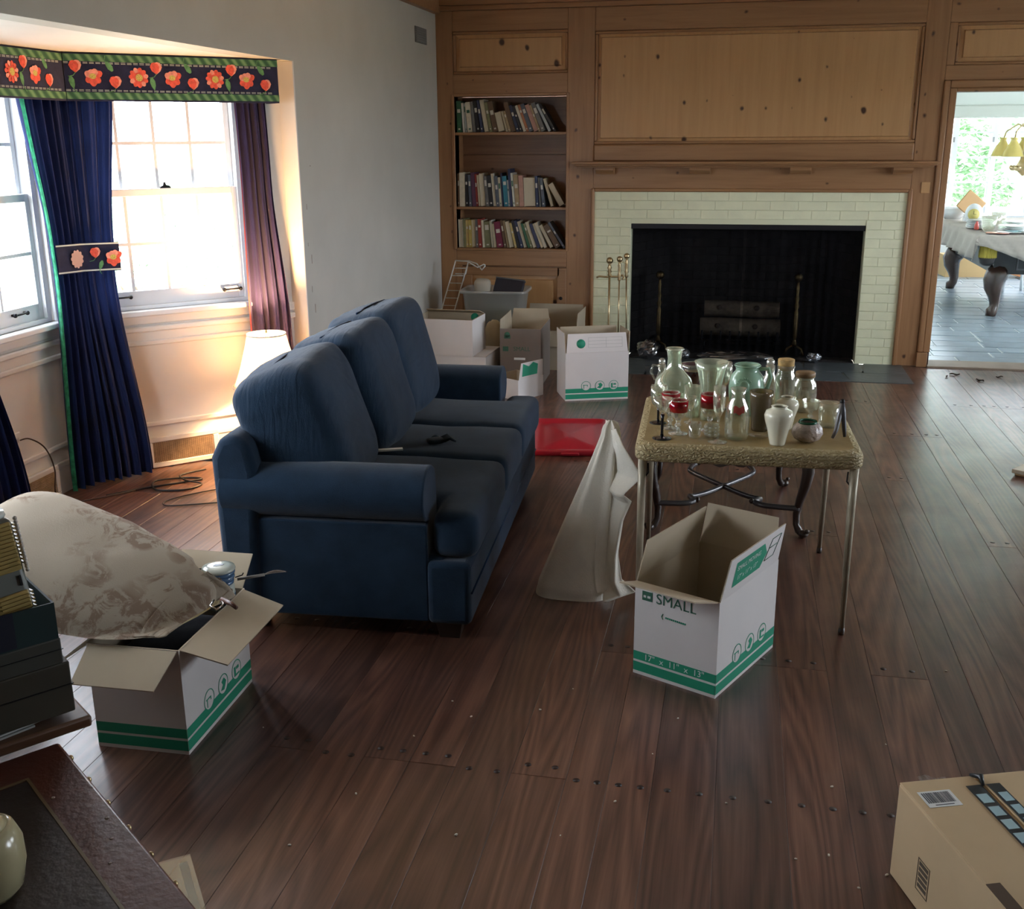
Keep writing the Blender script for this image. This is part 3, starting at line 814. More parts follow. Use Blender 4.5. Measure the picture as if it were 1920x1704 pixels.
def petal(g, cx, cz, ang, r0, r1, w, mi, y):
    """pointed petal lying in the XZ plane"""
    pts = [(r0, 0), (r0 + (r1 - r0) * .35, w * .8), (r0 + (r1 - r0) * .7, w), (r1 - .002, w * .45), (r1, 0), (r1 - .002, -w * .45), (r0 + (r1 - r0) * .7, -w), (r0 + (r1 - r0) * .35, -w * .8)]
    ca, sa = cos(ang), sin(ang)
    vs = [(cx + p * ca - q * sa, y, cz + p * sa + q * ca) for p, q in pts]
    g.add(vs, [tuple(range(8))[::-1]], MX, mi)
def disc(g, cx, cz, rx, rz, mi, y, n=14):
    g.add([(cx + rx * cos(2 * pi * i / n), y, cz + rz * sin(2 * pi * i / n)) for i in range(n)], [tuple(range(n))[::-1]], MX, mi)
FM = [F_coral, F_pink, F_gold, F_leaf]
def daisy(cx, cz, y, par, k=1.0):
    g = G()
    for i in range(11): petal(g, cx, cz, 2 * pi * i / 11 + .2, .012 * k, .047 * k, .012 * k, 0 if i % 3 else 1, y)
    disc(g, cx, cz, .024 * k, .024 * k, 0, y - .0006)
    disc(g, cx + .002, cz, .017 * k, .017 * k, 2, y - .0012)
    return g.build('flower', FM, par)
def cup(cx, cz, y, par, k=1.0):
    g = G()
    for an, l in ((2.6, .042), (1.9, .036), (1.2, .040), (.5, .048), (-.6, .040), (-1.6, .042), (-2.6, .040)):
        petal(g, cx, cz, an, .0, l * k, .016 * k, 0 if an < 1.0 else 1, y - .0003 * an)
    disc(g, cx - .002, cz + .004, .016 * k, .013 * k, 2, y - .0020)
    return g.build('flower', FM, par)
def tulip(cx, cz, y, par, k=1.0):
    g = G()
    petal(g, cx, cz - .03 * k, pi / 2 + .20, 0, .056 * k, .021 * k, 0, y)
    petal(g, cx, cz - .03 * k, pi / 2 - .22, 0, .058 * k, .021 * k, 1, y - .0005)
    petal(g, cx, cz - .03 * k, pi / 2 - .02, 0, .052 * k, .016 * k, 0, y - .0010)
    g.tube([MX @ Vector((cx, y, cz - .028 * k)), MX @ Vector((cx - .012 * k, y, cz - .042 * k)), MX @ Vector((cx - .035 * k, y, cz - .046 * k))], .0016, 5, mi=3)
    return g.build('flower', FM, par)
def leaf(cx, cz, an, y, par, k=1.0):
    g = G(); petal(g, cx, cz, an, 0, .062 * k, .013 * k, 3, y)
    g.tube([MX @ Vector((cx, y - .0005, cz)), MX @ Vector((cx - .02 * cos(an) + .015, y - .0005, cz - .02 * sin(an)))], .0018, 5, mi=3)
    return g.build('leaf', FM, par)
va = thing('window_valance', 'navy box valance printed with coral tulips and green rope borders', 'valance', (-3.1, 4.7, 1.98))
VI = T(-3.1, -4.7, -1.98).inverted() if False else T(3.1, -4.7, -1.98)
for nm, Mw, a, b_ in (('side_face', MF, .060, 1.105), ('long_face', MC, 2.86, 4.742)):
    MX = VI @ Mw
    yv = -.145
    fc = G().bb(a, b_, yv, yv + .018, 1.875, 2.088, MX).build(nm, val_m, va)
    for z0, z1 in ((2.052, 2.083), (1.883, 1.914)):
        G().bb(a, b_, yv - .0022, yv, z0, z1, MX).build('rope_border', M['rope'], fc)
    st = G(); s = a
    while s < b_ - .03:
        for z in (2.047, 2.042, 1.919, 1.924): st.bb(s, s + .021, yv - .0012, yv, z, z + .0016, MX)
        s += .029
    o = st.build('stitching', F_white, fc); o['kind'] = 'stuff'
    s = a - .06 if nm == 'side_face' else 4.735 - .374 * 5 + .02
    off = .398 - .374 if nm == 'side_face' else s
    base = .024 if nm == 'side_face' else 4.36 - .374 * 4
    while base < b_:
        for kind, ds, z in (('d', 0, 1.984), ('t', .086, 2.030), ('c', .163, 1.982), ('t', .263, 1.962), ('l', .072, 1.925), ('l2', .222, 2.062)):
            q = base + ds
            if q < a + .03 or q > b_ - .03: continue
            if kind == 'd': daisy(q, z, yv - .0026, fc)
            elif kind == 'c': cup(q, z, yv - .0026, fc)
            elif kind == 't': tulip(q, z, yv - .0026, fc)
            elif kind == 'l': leaf(q, z, 1.75, yv - .0018, fc)
            else: leaf(q, z, -1.0, yv - .0018, fc)
        base += .374
G().bb(.085, 1.105, -.127, 0, 2.074, 2.086, VI @ MF).bb(2.86, 4.735, -.127, 0, 2.074, 2.086, VI @ MC).build('top_board', val_m, va)
G().bb(1.087, 1.105, -.127, -.001, 1.875, 2.074, VI @ MF).build('end_return', val_m, va)

def path(pts):
    """arc length walker over a polyline of 2d points"""
    P = [Vector(p) for p in pts]; Ls = [(P[i + 1] - P[i]).length for i in range(len(P) - 1)]; tot = sum(Ls)
    def f(t):
        d = t * tot
        for i, l in enumerate(Ls):
            if d <= l or i == len(Ls) - 1:
                w = d / l; q = P[i].lerp(P[i + 1], w); dr = (P[i + 1] - P[i]).normalized()
                return q, Vector((dr.y, -dr.x))
            d -= l
    return f
def drape(t, levels, pleats, amp, mat, nm='cloth_panel', nu=150, nv=44, u0=0.0, u1=1.0, off=0.0, seed=0.0):
    """curtain surface: levels = [(z, polyline, pleat scale)] from top to bottom"""
    fs = [(z, path(pl), a) for z, pl, a in levels]
    def fn(u, v):
        z = fs[0][0] + (fs[-1][0] - fs[0][0]) * v
        for i in range(len(fs) - 1):
            if fs[i + 1][0] <= z <= fs[i][0]: break
        w = (fs[i][0] - z) / (fs[i][0] - fs[i + 1][0]); ww = w * w * (3 - 2 * w)
        uu = u0 + (u1 - u0) * u
        p0, n0 = fs[i][1](uu); p1, n1 = fs[i + 1][1](uu)
        p = p0.lerp(p1, ww); n = n0.lerp(n1, ww).normalized(); a = fs[i][2] * (1 - ww) + fs[i + 1][2] * ww
        ph = uu * pleats * 2 * pi + 1.1 * sin(uu * 11 + seed) + .5 * sin(v * 3 + uu * 5)
        d = amp * a * (sin(ph) + .35 * sin(2.3 * ph + v * 2)) + off
        return (p.x + n.x * d, p.y + n.y * d, z)
    g = G().grid(fn, nu, nv, T(*t.location).inverted())
    return g.build(nm, mat, t)
def fpt(s, o): q = MF @ Vector((s, -o, 0)); return (q.x, q.y)
def cpt(yy, o): q = MC @ Vector((yy, -o, 0)); return (q.x, q.y)
ct = thing('curtain', 'navy curtain gathered by a floral tieback at the bay corner', 'curtain', (-3.12, 4.75, 0), group='bay curtains')
LV = [(2.05, [cpt(4.44, .09), cpt(4.74, .09), fpt(.09, .08), fpt(.29, .08)], 1.0),
      (1.18, [cpt(4.55, .09), cpt(4.76, .10), fpt(.07, .10), fpt(.215, .09)], .55),
      (1.08, [cpt(4.555, .09), cpt(4.76, .10), fpt(.07, .10), fpt(.205, .09)], .55),
      (.018, [cpt(4.52, .06), cpt(4.68, .12), fpt(.10, .16), fpt(.29, .12)], 1.0)]
drape(ct, LV, 9, .026, M['curtain'], u0=.05)
drape(ct, LV, 9, .026, M['curtrim'], 'green_edging', nu=14, u0=0, u1=.07, off=.004)
# tieback band printed with flowers
def tb(u, v):
    f1 = path([cpt(4.545, .125), cpt(4.72, .135), fpt(.10, .135), fpt(.225, .125)])
    p, n = f1(u); return (p.x + n.x * .012 * sin(pi * u), p.y + n.y * .012 * sin(pi * u), 1.075 + .14 * v + .012 * (1 - u))
tg = G().grid(tb, 24, 4, T(*ct.location).inverted())
band = tg.build('tieback_band', val_m, ct)
for v0 in (.03, .93):
    G().grid(lambda u, v, v0=v0: Vector(tb(u, v0 + v * .05)) + Vector((.0015, -.0015, 0)), 24, 2, T(*ct.location).inverted()).build('stitching', F_white, band)
def on_band(fn, u, z, *a):
    global MX
    p = Vector(tb(u, 0)); q = Vector(tb(min(1, u + .02), 0)); d = (q - p); d.z = 0; d.normalize()
    MX = T(*ct.location).inverted() @ T(p.x, p.y, 0) @ Matrix(((d.x, -d.y, 0, 0), (d.y, d.x, 0, 0), (0, 0, 1, 0), (0, 0, 0, 1)))
    return fn(0, z, -.010, band, *a)
def pale_daisy(cx, cz, y, par):
    o = daisy(cx, cz, y, par, .95)
    o.data.materials.clear()
    for mm_ in (plain('faded_petal', (.72, .45, .36), .85), F_pink, F_gold, F_leaf): o.data.materials.append(mm_)
on_band(pale_daisy, .33, 1.150); on_band(tulip, .66, 1.172, .9); on_band(cup, .90, 1.140); 
MXs = MX
p = Vector(tb(.70, 0)); MX = T(*ct.location).inverted() @ T(p.x, p.y, 0) @ Matrix(((S2, -S2, 0, 0), (S2, S2, 0, 0), (0, 0, 1, 0), (0, 0, 0, 1)))
leaf(0, 1.085, 1.2, -.006, band, .8)
c2 = thing('curtain', 'navy curtain panel behind the lit lamp, purple glow put into its colour', 'curtain', (-2.5, 5.48, 0), group='bay curtains')
LV2 = [(2.05, [fpt(.875, .075), fpt(1.05, .075)], .9), (1.5, [fpt(.885, .075), fpt(1.06, .075)], .9), (.7, [fpt(.875, .08), fpt(1.11, .08)], 1.0), (.018, [fpt(.86, .08), fpt(1.13, .085)], 1.0)]
drape(c2, LV2, 5, .024, cloth('navy_curtain_lamp_tint', (.045, .036, .10), trans=.15, var=.2, vs=4), nu=90, seed=2)  # navy cloth with the lamp's purple glow mixed into the base colour
drape(c2, LV2, 5, .024, plain('red_braid', (.35, .05, .04), .9), 'red_braid', nu=6, u0=0, u1=.025, off=.003, seed=2)
c3 = thing('curtain', 'navy curtain hem hanging beyond the wall outlet', 'curtain', (-3.14, 3.9, 0), group='bay curtains')
LV3 = [(2.05, [cpt(3.62, .09), cpt(4.0, .09)], 1.0), (1.15, [cpt(3.75, .10), cpt(3.95, .10)], .6), (.018, [cpt(3.75, .10), cpt(4.165, .10)], 1.0)]
drape(c3, LV3, 7, .028, M['curtain'], nu=80, seed=1)

# ================================================================ SOFA
m, nt, b = newmat('wrinkled_navy'); v = coords(nt, (1, 1, 1))
L(nt, ramp(nt, noisy(nt, v, 9, 4), [(.3, (.011, .026, .048)), (.7, (.017, .039, .072))]), b.inputs['Base Color']); b.inputs['Roughness'].default_value = .95; b.inputs['Specular IOR Level'].default_value = .15
b.inputs['Sheen Weight'].default_value = .2; b.inputs['Sheen Roughness'].default_value = .45
vw = coords(nt, (30, 4, 6)); wr_ = noisy(nt, vw, 1.3, 3, .5, .8); b1 = N(nt, 'ShaderNodeBump'); b1.inputs['Strength'].default_value = .32; b1.inputs['Distance'].default_value = .02; L(nt, wr_, b1.inputs['Height'])
b2 = N(nt, 'ShaderNodeBump'); b2.inputs['Strength'].default_value = .5; b2.inputs['Distance'].default_value = .004; L(nt, noisy(nt, v, 420, 2), b2.inputs['Height']); L(nt, b1.outputs[0], b2.inputs['Normal']); L(nt, b2.outputs[0], b.inputs['Normal'])
M['navy_w'] = m
so = thing('sofa', 'navy blue three seat sofa with rolled arms and puffy back cushions', 'sofa', (-1.374, 4.182, 0), radians(3.4))
G().bb(-.385, .40, -.90, .90, .075, .31).build('base', M['navy'], so, bevel=.03, seg=3)
G().bb(.33, .485, -.915, .915, .065, .30).build('front_rail', M['navy'], so, bevel=.022, seg=3)
G().tube([(.486, -.90, .185), (.486, .90, .185)], .004, 6).build('seam_welt', M['navy_in'], so)
for sgn in (-1, 1):
    prof = []
    y_in, y_out = .735, .905
    prof += [(y_in, .07), (y_out, .07), (y_out, .40), (y_out + .005, .43)]
    for k in range(15):
        a = -pi / 2 + .35 + (pi * 1.22) * k / 14
        prof.append((.838 + .112 * cos(a), .525 + .097 * sin(a)))
    prof += [(y_in, .48)]
    g = G()
    if sgn > 0: g.prism(prof, -.39, .335, Matrix(((0, 0, 1, 0), (1, 0, 0, 0), (0, 1, 0, 0), (0, 0, 0, 1))), smooth=True)
    else: g.prism([(-p, q) for p, q in prof][::-1], -.39, .335, Matrix(((0, 0, 1, 0), (1, 0, 0, 0), (0, 1, 0, 0), (0, 0, 0, 1))), smooth=True)
    o = g.build('arm', M['navy'], so, bevel=.035, seg=4)
bf = G().prism([(-.40, .07), (-.28, .07), (-.255, .60), (-.275, .70), (-.32, .735), (-.38, .72), (-.415, .65)], -.93, .93, Matrix(((1, 0, 0, 0), (0, 0, -1, 0), (0, 1, 0, 0), (0, 0, 0, 1))), smooth=False)
bf.build('back_frame', M['navy'], so, bevel=.03, seg=3)
def seat_cushion(y0, y1, ear):
    """boxy cushion; ear = -1 / +1 puts the T ear in front of an arm"""
    x0, x1, xe = -.28, .512, .348
    if ear < 0: poly = [(x0, y0), (xe, y0), (xe, y0 - .155), (x1, y0 - .155), (x1, y1), (x0, y1)]
    elif ear > 0: poly = [(x0, y0), (x1, y0), (x1, y1 + .155), (xe, y1 + .155), (xe, y1), (x0, y1)]
    else: poly = [(x0, y0), (x1, y0), (x1, y1), (x0, y1)]
    g = G().prism(poly, .305, .475)
    o = g.build('seat_cushion', M['navy'], so)
    bm = bmesh.new(); bm.from_mesh(o.data)
    bmesh.ops.bevel(bm, geom=[e for e in bm.edges], offset=.05, segments=4, profile=.55, affect='EDGES', clamp_overlap=True)
    bmesh.ops.triangulate(bm, faces=[f for f in bm.faces if len(f.verts) > 4])
    bmesh.ops.subdivide_edges(bm, edges=[e for e in bm.edges if e.calc_length() > .12], cuts=4, use_grid_fill=True)
    cx, cy = (x0 + x1) / 2, (y0 + y1) / 2
    for v in bm.verts:
        if v.co.z > .45:
            q = max(0, 1 - ((v.co.x - cx) / .42) ** 2) * max(0, 1 - ((v.co.y - cy) / ((y1 - y0) * .6)) ** 2)
            v.co.z += .022 * q
        v.co += Vector((1, 1, 1)) * .006 * noise.noise(v.co * 5)
    for f in bm.faces: f.smooth = True
    bm.to_mesh(o.data); bm.free()
    return o
seat_cushion(-.735, -.248, -1); seat_cushion(-.240, .240, 0); seat_cushion(.248, .735, 1)
for k, (yc, tw, lean, dz) in enumerate(((-.545, .10, .34, -.01), (-.005, .0, .28, .005), (.50, -.04, .24, .02))):
    Mx = T(-.165 - .02 * (k == 0), yc, .69 + dz) @ RZ(tw) @ RY(-lean)
    g = G().pillow((.35, .60 if k == 0 else .57, .52), .40, 64, 44, Mx, wob=.010, seed=3.1 * k + 1, ws=6, e2=.36)
    o = g.build('back_cushion', M['navy_w'], so)
    # gathered crease along the top seam
    G().tube([Mx @ Vector((.005 * sin(i), -.21 + .42 * i / 16, .262 - .008 * abs(i - 8) / 8)) for i in range(17)], .005, 6).build('cushion_welt', M['navy_in'], o)
for sx in (.40, -.32):
    for sy in (-.84, .84):
        G().add([(sx - .035, sy - .035, 0), (sx + .035, sy - .035, 0), (sx + .035, sy + .035, 0), (sx - .035, sy + .035, 0),
                 (sx - .05, sy - .05, .08), (sx + .05, sy - .05, .08), (sx + .05, sy + .05, .08), (sx - .05, sy + .05, .08)],
                [(3, 2, 1, 0), (4, 5, 6, 7), (0, 1, 5, 4), (1, 2, 6, 5), (2, 3, 7, 6), (3, 0, 4, 7)]).build('foot', M['darkwood'], so)
# things lying on the seat
pk = thing('paper_strip', 'folded white paper strip lying on the sofa seat', 'paper', (-1.33, 3.915, .500), radians(22))
G().box((0, 0, .004), (.135, .022, .008)).build('folded_sheet', plain('white_paper', (.80, .80, .76), .8), pk, bevel=.001)
rg = thing('dark_glove', 'crumpled dark knitted glove lying on the middle sofa seat', 'glove', (-1.17, 4.08, .494), radians(30))
g = G().pillow((.075, .055, .022), .6, 18, 10, T(0, 0, .011), wob=.006, ws=30)
gm = cloth('dark_knit', (.018, .03, .04), bs=200)
g.build('palm', gm, rg)
for k in range(4):
    G().tube([(.03, -.022 + .015 * k, .012), (.055, -.026 + .017 * k, .022), (.078, -.03 + .018 * k, .008)], [.008, .0075, .005], 8).build('finger', gm, rg)
G().tube([(-.01, .022, .012), (.01, .045, .018), (.03, .055, .008)], [.008, .0075, .005], 8).build('thumb', gm, rg)

# ================================================================ LAMP behind the sofa
lp = thing('table_lamp', 'lit table lamp with white bell shade standing behind the sofa', 'lamp', (-2.40, 5.20, 0))
G().lathe([(.085, 0), (.085, .012), (.03, .03), (.022, .06), (.05, .12), (.062, .18), (.045, .25), (.02, .30), (.014, .34), (.012, .44), (.012, .50)], 28).build('base', M['brass'], lp)
sm, nt, b = newmat('white_lamp_shade'); out = nt.nodes['Material Output']
b.inputs['Base Color'].default_value = (.86, .82, .74, 1); b.inputs['Roughness'].default_value = .9
tl = N(nt, 'ShaderNodeBsdfTranslucent'); tl.inputs[0].default_value = (.9, .82, .68, 1)
mx = N(nt, 'ShaderNodeMixShader'); mx.inputs[0].default_value = .55
L(nt, b.outputs[0], mx.inputs[1]); L(nt, tl.outputs[0], mx.inputs[2]); L(nt, mx.outputs[0], out.inputs[0])
sp = [(.190, .435), (.178, .455), (.160, .50), (.143, .55), (.126, .61), (.112, .66), (.100, .715)]
sh = G().lathe(sp + [(r - .002, z) for r, z in sp[::-1]], 48, closed=True).build('lamp_shade', sm, lp)
G().lathe([(.1005, .709), (.103, .709), (.103, .718), (.1005, .718)], 48, closed=True).lathe([(.1905, .433), (.193, .433), (.193, .442), (.1905, .442)], 48, closed=True).build('shade_trim', plain('shade_braid', (.8, .76, .66), .9), sh)
em, nt, b = newmat('lit_bulb'); b.inputs['Emission Color'].default_value = (1, .72, .42, 1); b.inputs['Emission Strength'].default_value = 30
G().sphere((0, 0, .57), (.028, .028, .04), 14, 10).build('bulb', em, lp)
G().tube([(0, .03, .50), (0, .065, .56), (0, .05, .66), (0, 0, .715), (0, -.05, .66), (0, -.065, .56), (0, -.03, .50)], .0025, 6).lathe([(.008, .712), (.01, .72), (.004, .735)], 10).build('harp', M['brass'], lp)
pl = bpy.data.lights.new('lamp_bulb_light', 'POINT'); pl.energy = 68; pl.color = (1, .56, .25); pl.shadow_soft_size = .035
po = bpy.data.objects.new('lamp_bulb_light', pl); COL.objects.link(po); po.location = (0, 0, .63); po.parent = lp
# ================================================================ CORDS by the bay
def cord(name, pts, r, lbl, mat, n=6):
    P = [Vector(p) for p in pts]; out_ = []
    for i in range(len(P) - 1):
        p0, p1, p2, p3 = P[max(i - 1, 0)], P[i], P[i + 1], P[min(i + 2, len(P) - 1)]
        for k in range(8):
            t_ = k / 8
            out_.append(.5 * ((2 * p1) + (p2 - p0) * t_ + (2 * p0 - 5 * p1 + 4 * p2 - p3) * t_ ** 2 + (3 * p1 - p0 - 3 * p2 + p3) * t_ ** 3))
    out_.append(P[-1])
    o = G().tube(out_, r, n).build(name, mat)
    return tag(o, lbl, 'cord')
cm = plain('black_cord', (.015, .013, .012), .5); cb = plain('brown_cord', (.09, .055, .035), .5)
cord('power_cord', [(-3.225, 4.235, .358), (-3.19, 4.26, .36), (-3.16, 4.32, .30), (-3.16, 4.37, .18), (-3.165, 4.36, .06), (-3.13, 4.38, .006), (-3.0, 4.5, .006), (-2.9, 4.62, .006)], .0035, 'brown power cord hanging from the wall outlet to the floor', cb)
cord('extension_cord', [(-3.0, 4.52, .006), (-2.88, 4.66, .006), (-2.74, 4.78, .006), (-2.66, 4.86, .006), (-2.76, 4.86, .006), (-2.87, 4.76, .012), (-2.80, 4.65, .006), (-2.66, 4.68, .006), (-2.62, 4.78, .006), (-2.72, 4.80, .014), (-2.80, 4.9, .006), (-2.72, 5.02, .006)], .005, 'black extension cord tangled on the floor below the bay grille', cm)
cord('lamp_cord', [(-2.40, 5.10, .008), (-2.42, 4.97, .005), (-2.50, 4.97, .005), (-2.58, 4.955, .005)], .003, 'thin brown lamp cord running to the black extension cord', cb)
cord('looped_cord', [(-2.30, 4.86, .005), (-2.52, 4.70, .005), (-2.66, 4.52, .005), (-2.62, 4.44, .005), (-2.42, 4.52, .005), (-2.20, 4.62, .005)], .0035, 'thin dark cord looped on the floor beside the sofa arm', cm)
# ================================================================ MOVING CARTONS
TK = .004
def face_M(face, l, w):
    """frame on an outer side: local x to the right seen from outside, y up, z outward; origin bottom middle"""
    if face == 'x+': return Matrix(((0, 0, 1, l / 2), (1, 0, 0, 0), (0, 1, 0, 0), (0, 0, 0, 1)))
    if face == 'x-': return Matrix(((0, 0, -1, -l / 2), (-1, 0, 0, 0), (0, 1, 0, 0), (0, 0, 0, 1)))
    if face == 'y+': return Matrix(((-1, 0, 0, 0), (0, 0, 1, w / 2), (0, 1, 0, 0), (0, 0, 0, 1)))
    return Matrix(((1, 0, 0, 0), (0, 0, -1, -w / 2), (0, 1, 0, 0), (0, 0, 0, 1)))
def carton(name, label, loc, rz, l, w, h, flaps, out='cart_w', inn='cart_k', bands=(), icons=(), group=None):
    """open carton: body, one part per flap {side: degrees from upright, outward}; prints on its sides"""
    t = thing(name, label, 'box', loc, rz, group)
    g = G()
    a, b = l / 2, w / 2
    o = [(-a, -b), (a, -b), (a, b), (-a, b)]; i_ = [(-a + TK, -b + TK), (a - TK, -b + TK), (a - TK, b - TK), (-a + TK, b - TK)]
    vs = [(x, y, 0) for x, y in o] + [(x, y, h) for x, y in o] + [(x, y, h) for x, y in i_] + [(x, y, TK) for x, y in i_]
    for k in range(4):
        j = (k + 1) % 4
        g.add([vs[k], vs[j], vs[4 + j], vs[4 + k]], [(0, 1, 2, 3)], mi=0)
        g.add([vs[4 + k], vs[4 + j], vs[8 + j], vs[8 + k]], [(0, 1, 2, 3)], mi=1)
        g.add([vs[8 + k], vs[8 + j], vs[12 + j], vs[12 + k]], [(0, 1, 2, 3)], mi=1)
    g.add(vs[0:4], [(3, 2, 1, 0)], mi=0); g.add(vs[12:16], [(0, 1, 2, 3)], mi=1)
    body = g.build('body', [M[out], M[inn]], t)
    fo = {}
    for side, spec in flaps.items():
        ang, ln = spec if isinstance(spec, tuple) else (spec, w / 2 if side[0] == 'y' else w / 2)
        wd = (w if side[0] == 'x' else l) - .012
        F = face_M(side, l, w) @ T(0, h, -TK) @ RX(radians(ang))
        g = G()
        x0 = wd / 2; tp = .012
        g.add([(-x0, 0, TK), (x0, 0, TK), (x0 - tp, ln, TK), (-x0 + tp, ln, TK)], [(0, 1, 2, 3)], F, 0)
        g.add([(-x0, 0, 0), (x0, 0, 0), (x0 - tp, ln, 0), (-x0 + tp, ln, 0)], [(3, 2, 1, 0)], F, 1)
        g.add([(-x0, 0, 0), (x0, 0, 0), (x0 - tp, ln, 0), (-x0 + tp, ln, 0), (-x0, 0, TK), (x0, 0, TK), (x0 - tp, ln, TK), (-x0 + tp, ln, TK)], [(0, 1, 5, 4), (1, 2, 6, 5), (2, 3, 7, 6), (3, 0, 4, 7)], F, 1)
        fo[side] = (g.build('flap', [M[out], M[inn]], t), F, ln, wd)
    for f in bands:
        F = face_M(f, l, w); half = (w if f[0] == 'x' else l) / 2 - .0005
        g = G().bb(-half, half, .052, .064 + .018, .0002, .0007, F).bb(-half, half, .012, .044, .0002, .0007, F)
        g.build('printed_band', M['green'], body)
    for f in icons:
        F = face_M(f, l, w)
        for k, (cx, cy) in enumerate(((-.075, .098), (.02, .098), (.115, .098))):
            g = G()
            g.lathe([(.030, .0008), (.033, .0008), (.033, .0012), (.030, .0012)], 24, F @ T(cx, cy, 0), closed=True, smooth=False)
            g.lathe([(.029, .0008), (.0001, .0009)], 20, F @ T(cx, cy, 0), 1, smooth=False)
            if k == 0: g.bb(-.02, .008, .004, .008, .001, .0016, F @ T(cx, cy, 0)).bb(.008, .012, -.004, .008, .001, .0016, F @ T(cx, cy, 0)).bb(-.016, -.012, -.02, .004, .001, .0016, F @ T(cx, cy, 0))
            elif k == 1: g.add([(-.02, -.014, .0014), (.004, -.02, .0014), (.02, .004, .0014), (.006, .02, .0014), (-.012, .012, .0014), (-.004, 0, .0014)], [(0, 1, 2, 3, 4, 5)], F @ T(cx, cy, 0))
            else: g.bb(-.018, .018, -.018, -.012, .001, .0016, F @ T(cx, cy, 0)).bb(-.018, -.006, -.012, .014, .001, .0016, F @ T(cx, cy, 0)).bb(-.002, .016, .002, .012, .001, .0016, F @ T(cx, cy, 0))
            g.build('printed_icon', [M['green'], M['cart_w']], body)
    return t, body, fo
def rz_of(dx, dy): return math.atan2(dy, dx)

# --- open carton in front of the card table (x axis = long side)
ax = Vector((.188, .399)).normalized(); ay = Vector((-ax.y, ax.x))
c = Vector((.007, 3.074)) + ax * .22 + ay * .149
t, body, fo = carton('moving_carton', 'empty open white carton with green stripes standing before the card table', (c.x, c.y, 0), rz_of(ax.x, ax.y), .44, .298, .327,
                     {'y-': (10, .142), 'y+': (-11, .142), 'x-': (71, .142), 'x+': (9, .142)}, bands=('y-', 'x-'), icons=('y-',))
F = face_M('x-', .44, .298)
letters('17"  x  11"  x  13"', .030, M['pwhite'], 'printed_text', body, F @ T(0, .067, .0012))
letters('SMALL', .050, M['dgreen'], 'printed_text', body, F @ T(.0, .283, .0012))
G().bb(-.122, -.085, .268, .300, .0004, .0010, F).build('printed_logo', M['dgreen'], body)
G().bb(-.117, -.108, .278, .286, .0011, .0014, F).bb(-.103, -.092, .278, .286, .0011, .0014, F).build('printed_logo', M['cart_w'], body)
g = G().tube([F @ Vector((-.045, .238, .0008)), F @ Vector((-.05, .229, .0008)), F @ Vector((-.045, .219, .0008))], .0012, 5)
for k in range(11): g.bb(-.036 + k * .0068, -.031 + k * .0068, .224 - .0003 * k, .230 - .0003 * k, .0004, .0009, F)
g.build('printed_text', M['green'], body)
fl_, FF, ln, wd = fo['y-']
g = G().add([(-.155, .03, TK + .0006), (.05, .03, TK + .0006), (.085, .074, TK + .0006), (.05, .118, TK + .0006), (-.155, .118, TK + .0006)], [(0, 1, 2, 3, 4)], FF)
g.build('printed_arrow', M['green'], fl_)
for k, s in enumerate(('SMALL MOVING', '17" x 11" x 13"')):
    letters(s, .024, M['pwhite'], 'printed_text', fl_, FF @ T(-.055, .092 - .036 * k, TK + .0012))
g = G()
for p0, p1 in (((.075, .045), (.145, .045)), ((.145, .045), (.165, .085)), ((.165, .085), (.095, .085)), ((.095, .085), (.075, .045)), ((.095, .085), (.11, .115)), ((.11, .115), (.18, .115)), ((.18, .115), (.165, .085))):
    g.tube([FF @ Vector((p0[0], p0[1], TK + .001)), FF @ Vector((p1[0], p1[1], TK + .001))], .0012, 5)
g.build('printed_drawing', M['dgreen'], fl_)

# --- carton under the pillow, at the sofa end
ax = Vector((-.009, .448)).normalized(); ay = Vector((-ax.y, ax.x))
c = Vector((-1.467, 2.461)) + ax * .22 + ay * .142
t, body, fo = carton('moving_carton', 'open white carton with green stripes holding a pillow and canisters beside the sofa', (c.x, c.y, 0), rz_of(ax.x, ax.y), .44, .284, .33,
                     {'y-': (106, .145), 'x-': (116, .14), 'x+': (60, .14), 'y+': (125, .14)}, bands=('y-', 'x-'), icons=('y-',))
# --- cartons by the bookcase
ax = Vector((.40, .149)).normalized(); ay = Vector((-ax.y, ax.x))
c = Vector((-1.069, 6.898)) + ax * .215 + ay * .145
t, body, fo = carton('moving_carton', 'white carton with three green icons and upright flaps before the fire tools', (c.x, c.y, 0), rz_of(ax.x, ax.y), .43, .29, .325,
                     {'y-': (-10, .125), 'y+': (-4, .13), 'x-': (3, .13), 'x+': (5, .13)}, bands=('y-',), icons=('y-',))
fl_, FF, ln, wd = fo['y-']
g = G().lathe([(.030, TK + .0006), (.030, TK + .0010)], 20, FF @ T(-.11, .058, 0)).build('printed_icon', M['green'], fl_)
g = G()
for k in range(4): g.bb(-.06, .17, .030 + k * .022, .0315 + k * .022, TK + .0004, TK + .0009, FF)
for xx in (-.06, .06, .17): g.bb(xx, xx + .0015, .03, .097, TK + .0004, TK + .0009, FF)
g.build('printed_lines', plain('grey_print', (.4, .4, .38), .8), fl_)
t, body, fo = carton('moving_carton', 'tall white carton marked SMALL, shade put into its colour, next to the white icon carton', (-1.455, 7.50, 0), radians(2), .29, .48, .415,
                     {'y+': (6, .07), 'x-': (2, .06)}, out='cart_shade')
F = face_M('y-', .29, .48)
letters('SMALL', .042, M['dgreen'], 'printed_text', body, F @ T(.01, .272, .0012))
G().bb(-.125, -.085, .255, .289, .0004, .0010, F).build('printed_logo', M['dgreen'], body)
G().bb(-.115, -.07, .345, .368, .0004, .0010, F).lathe([(.020, .0006), (.020, .001)], 16, F @ T(-.093, .372, 0)).build('printed_icon', M['dgreen'], body)
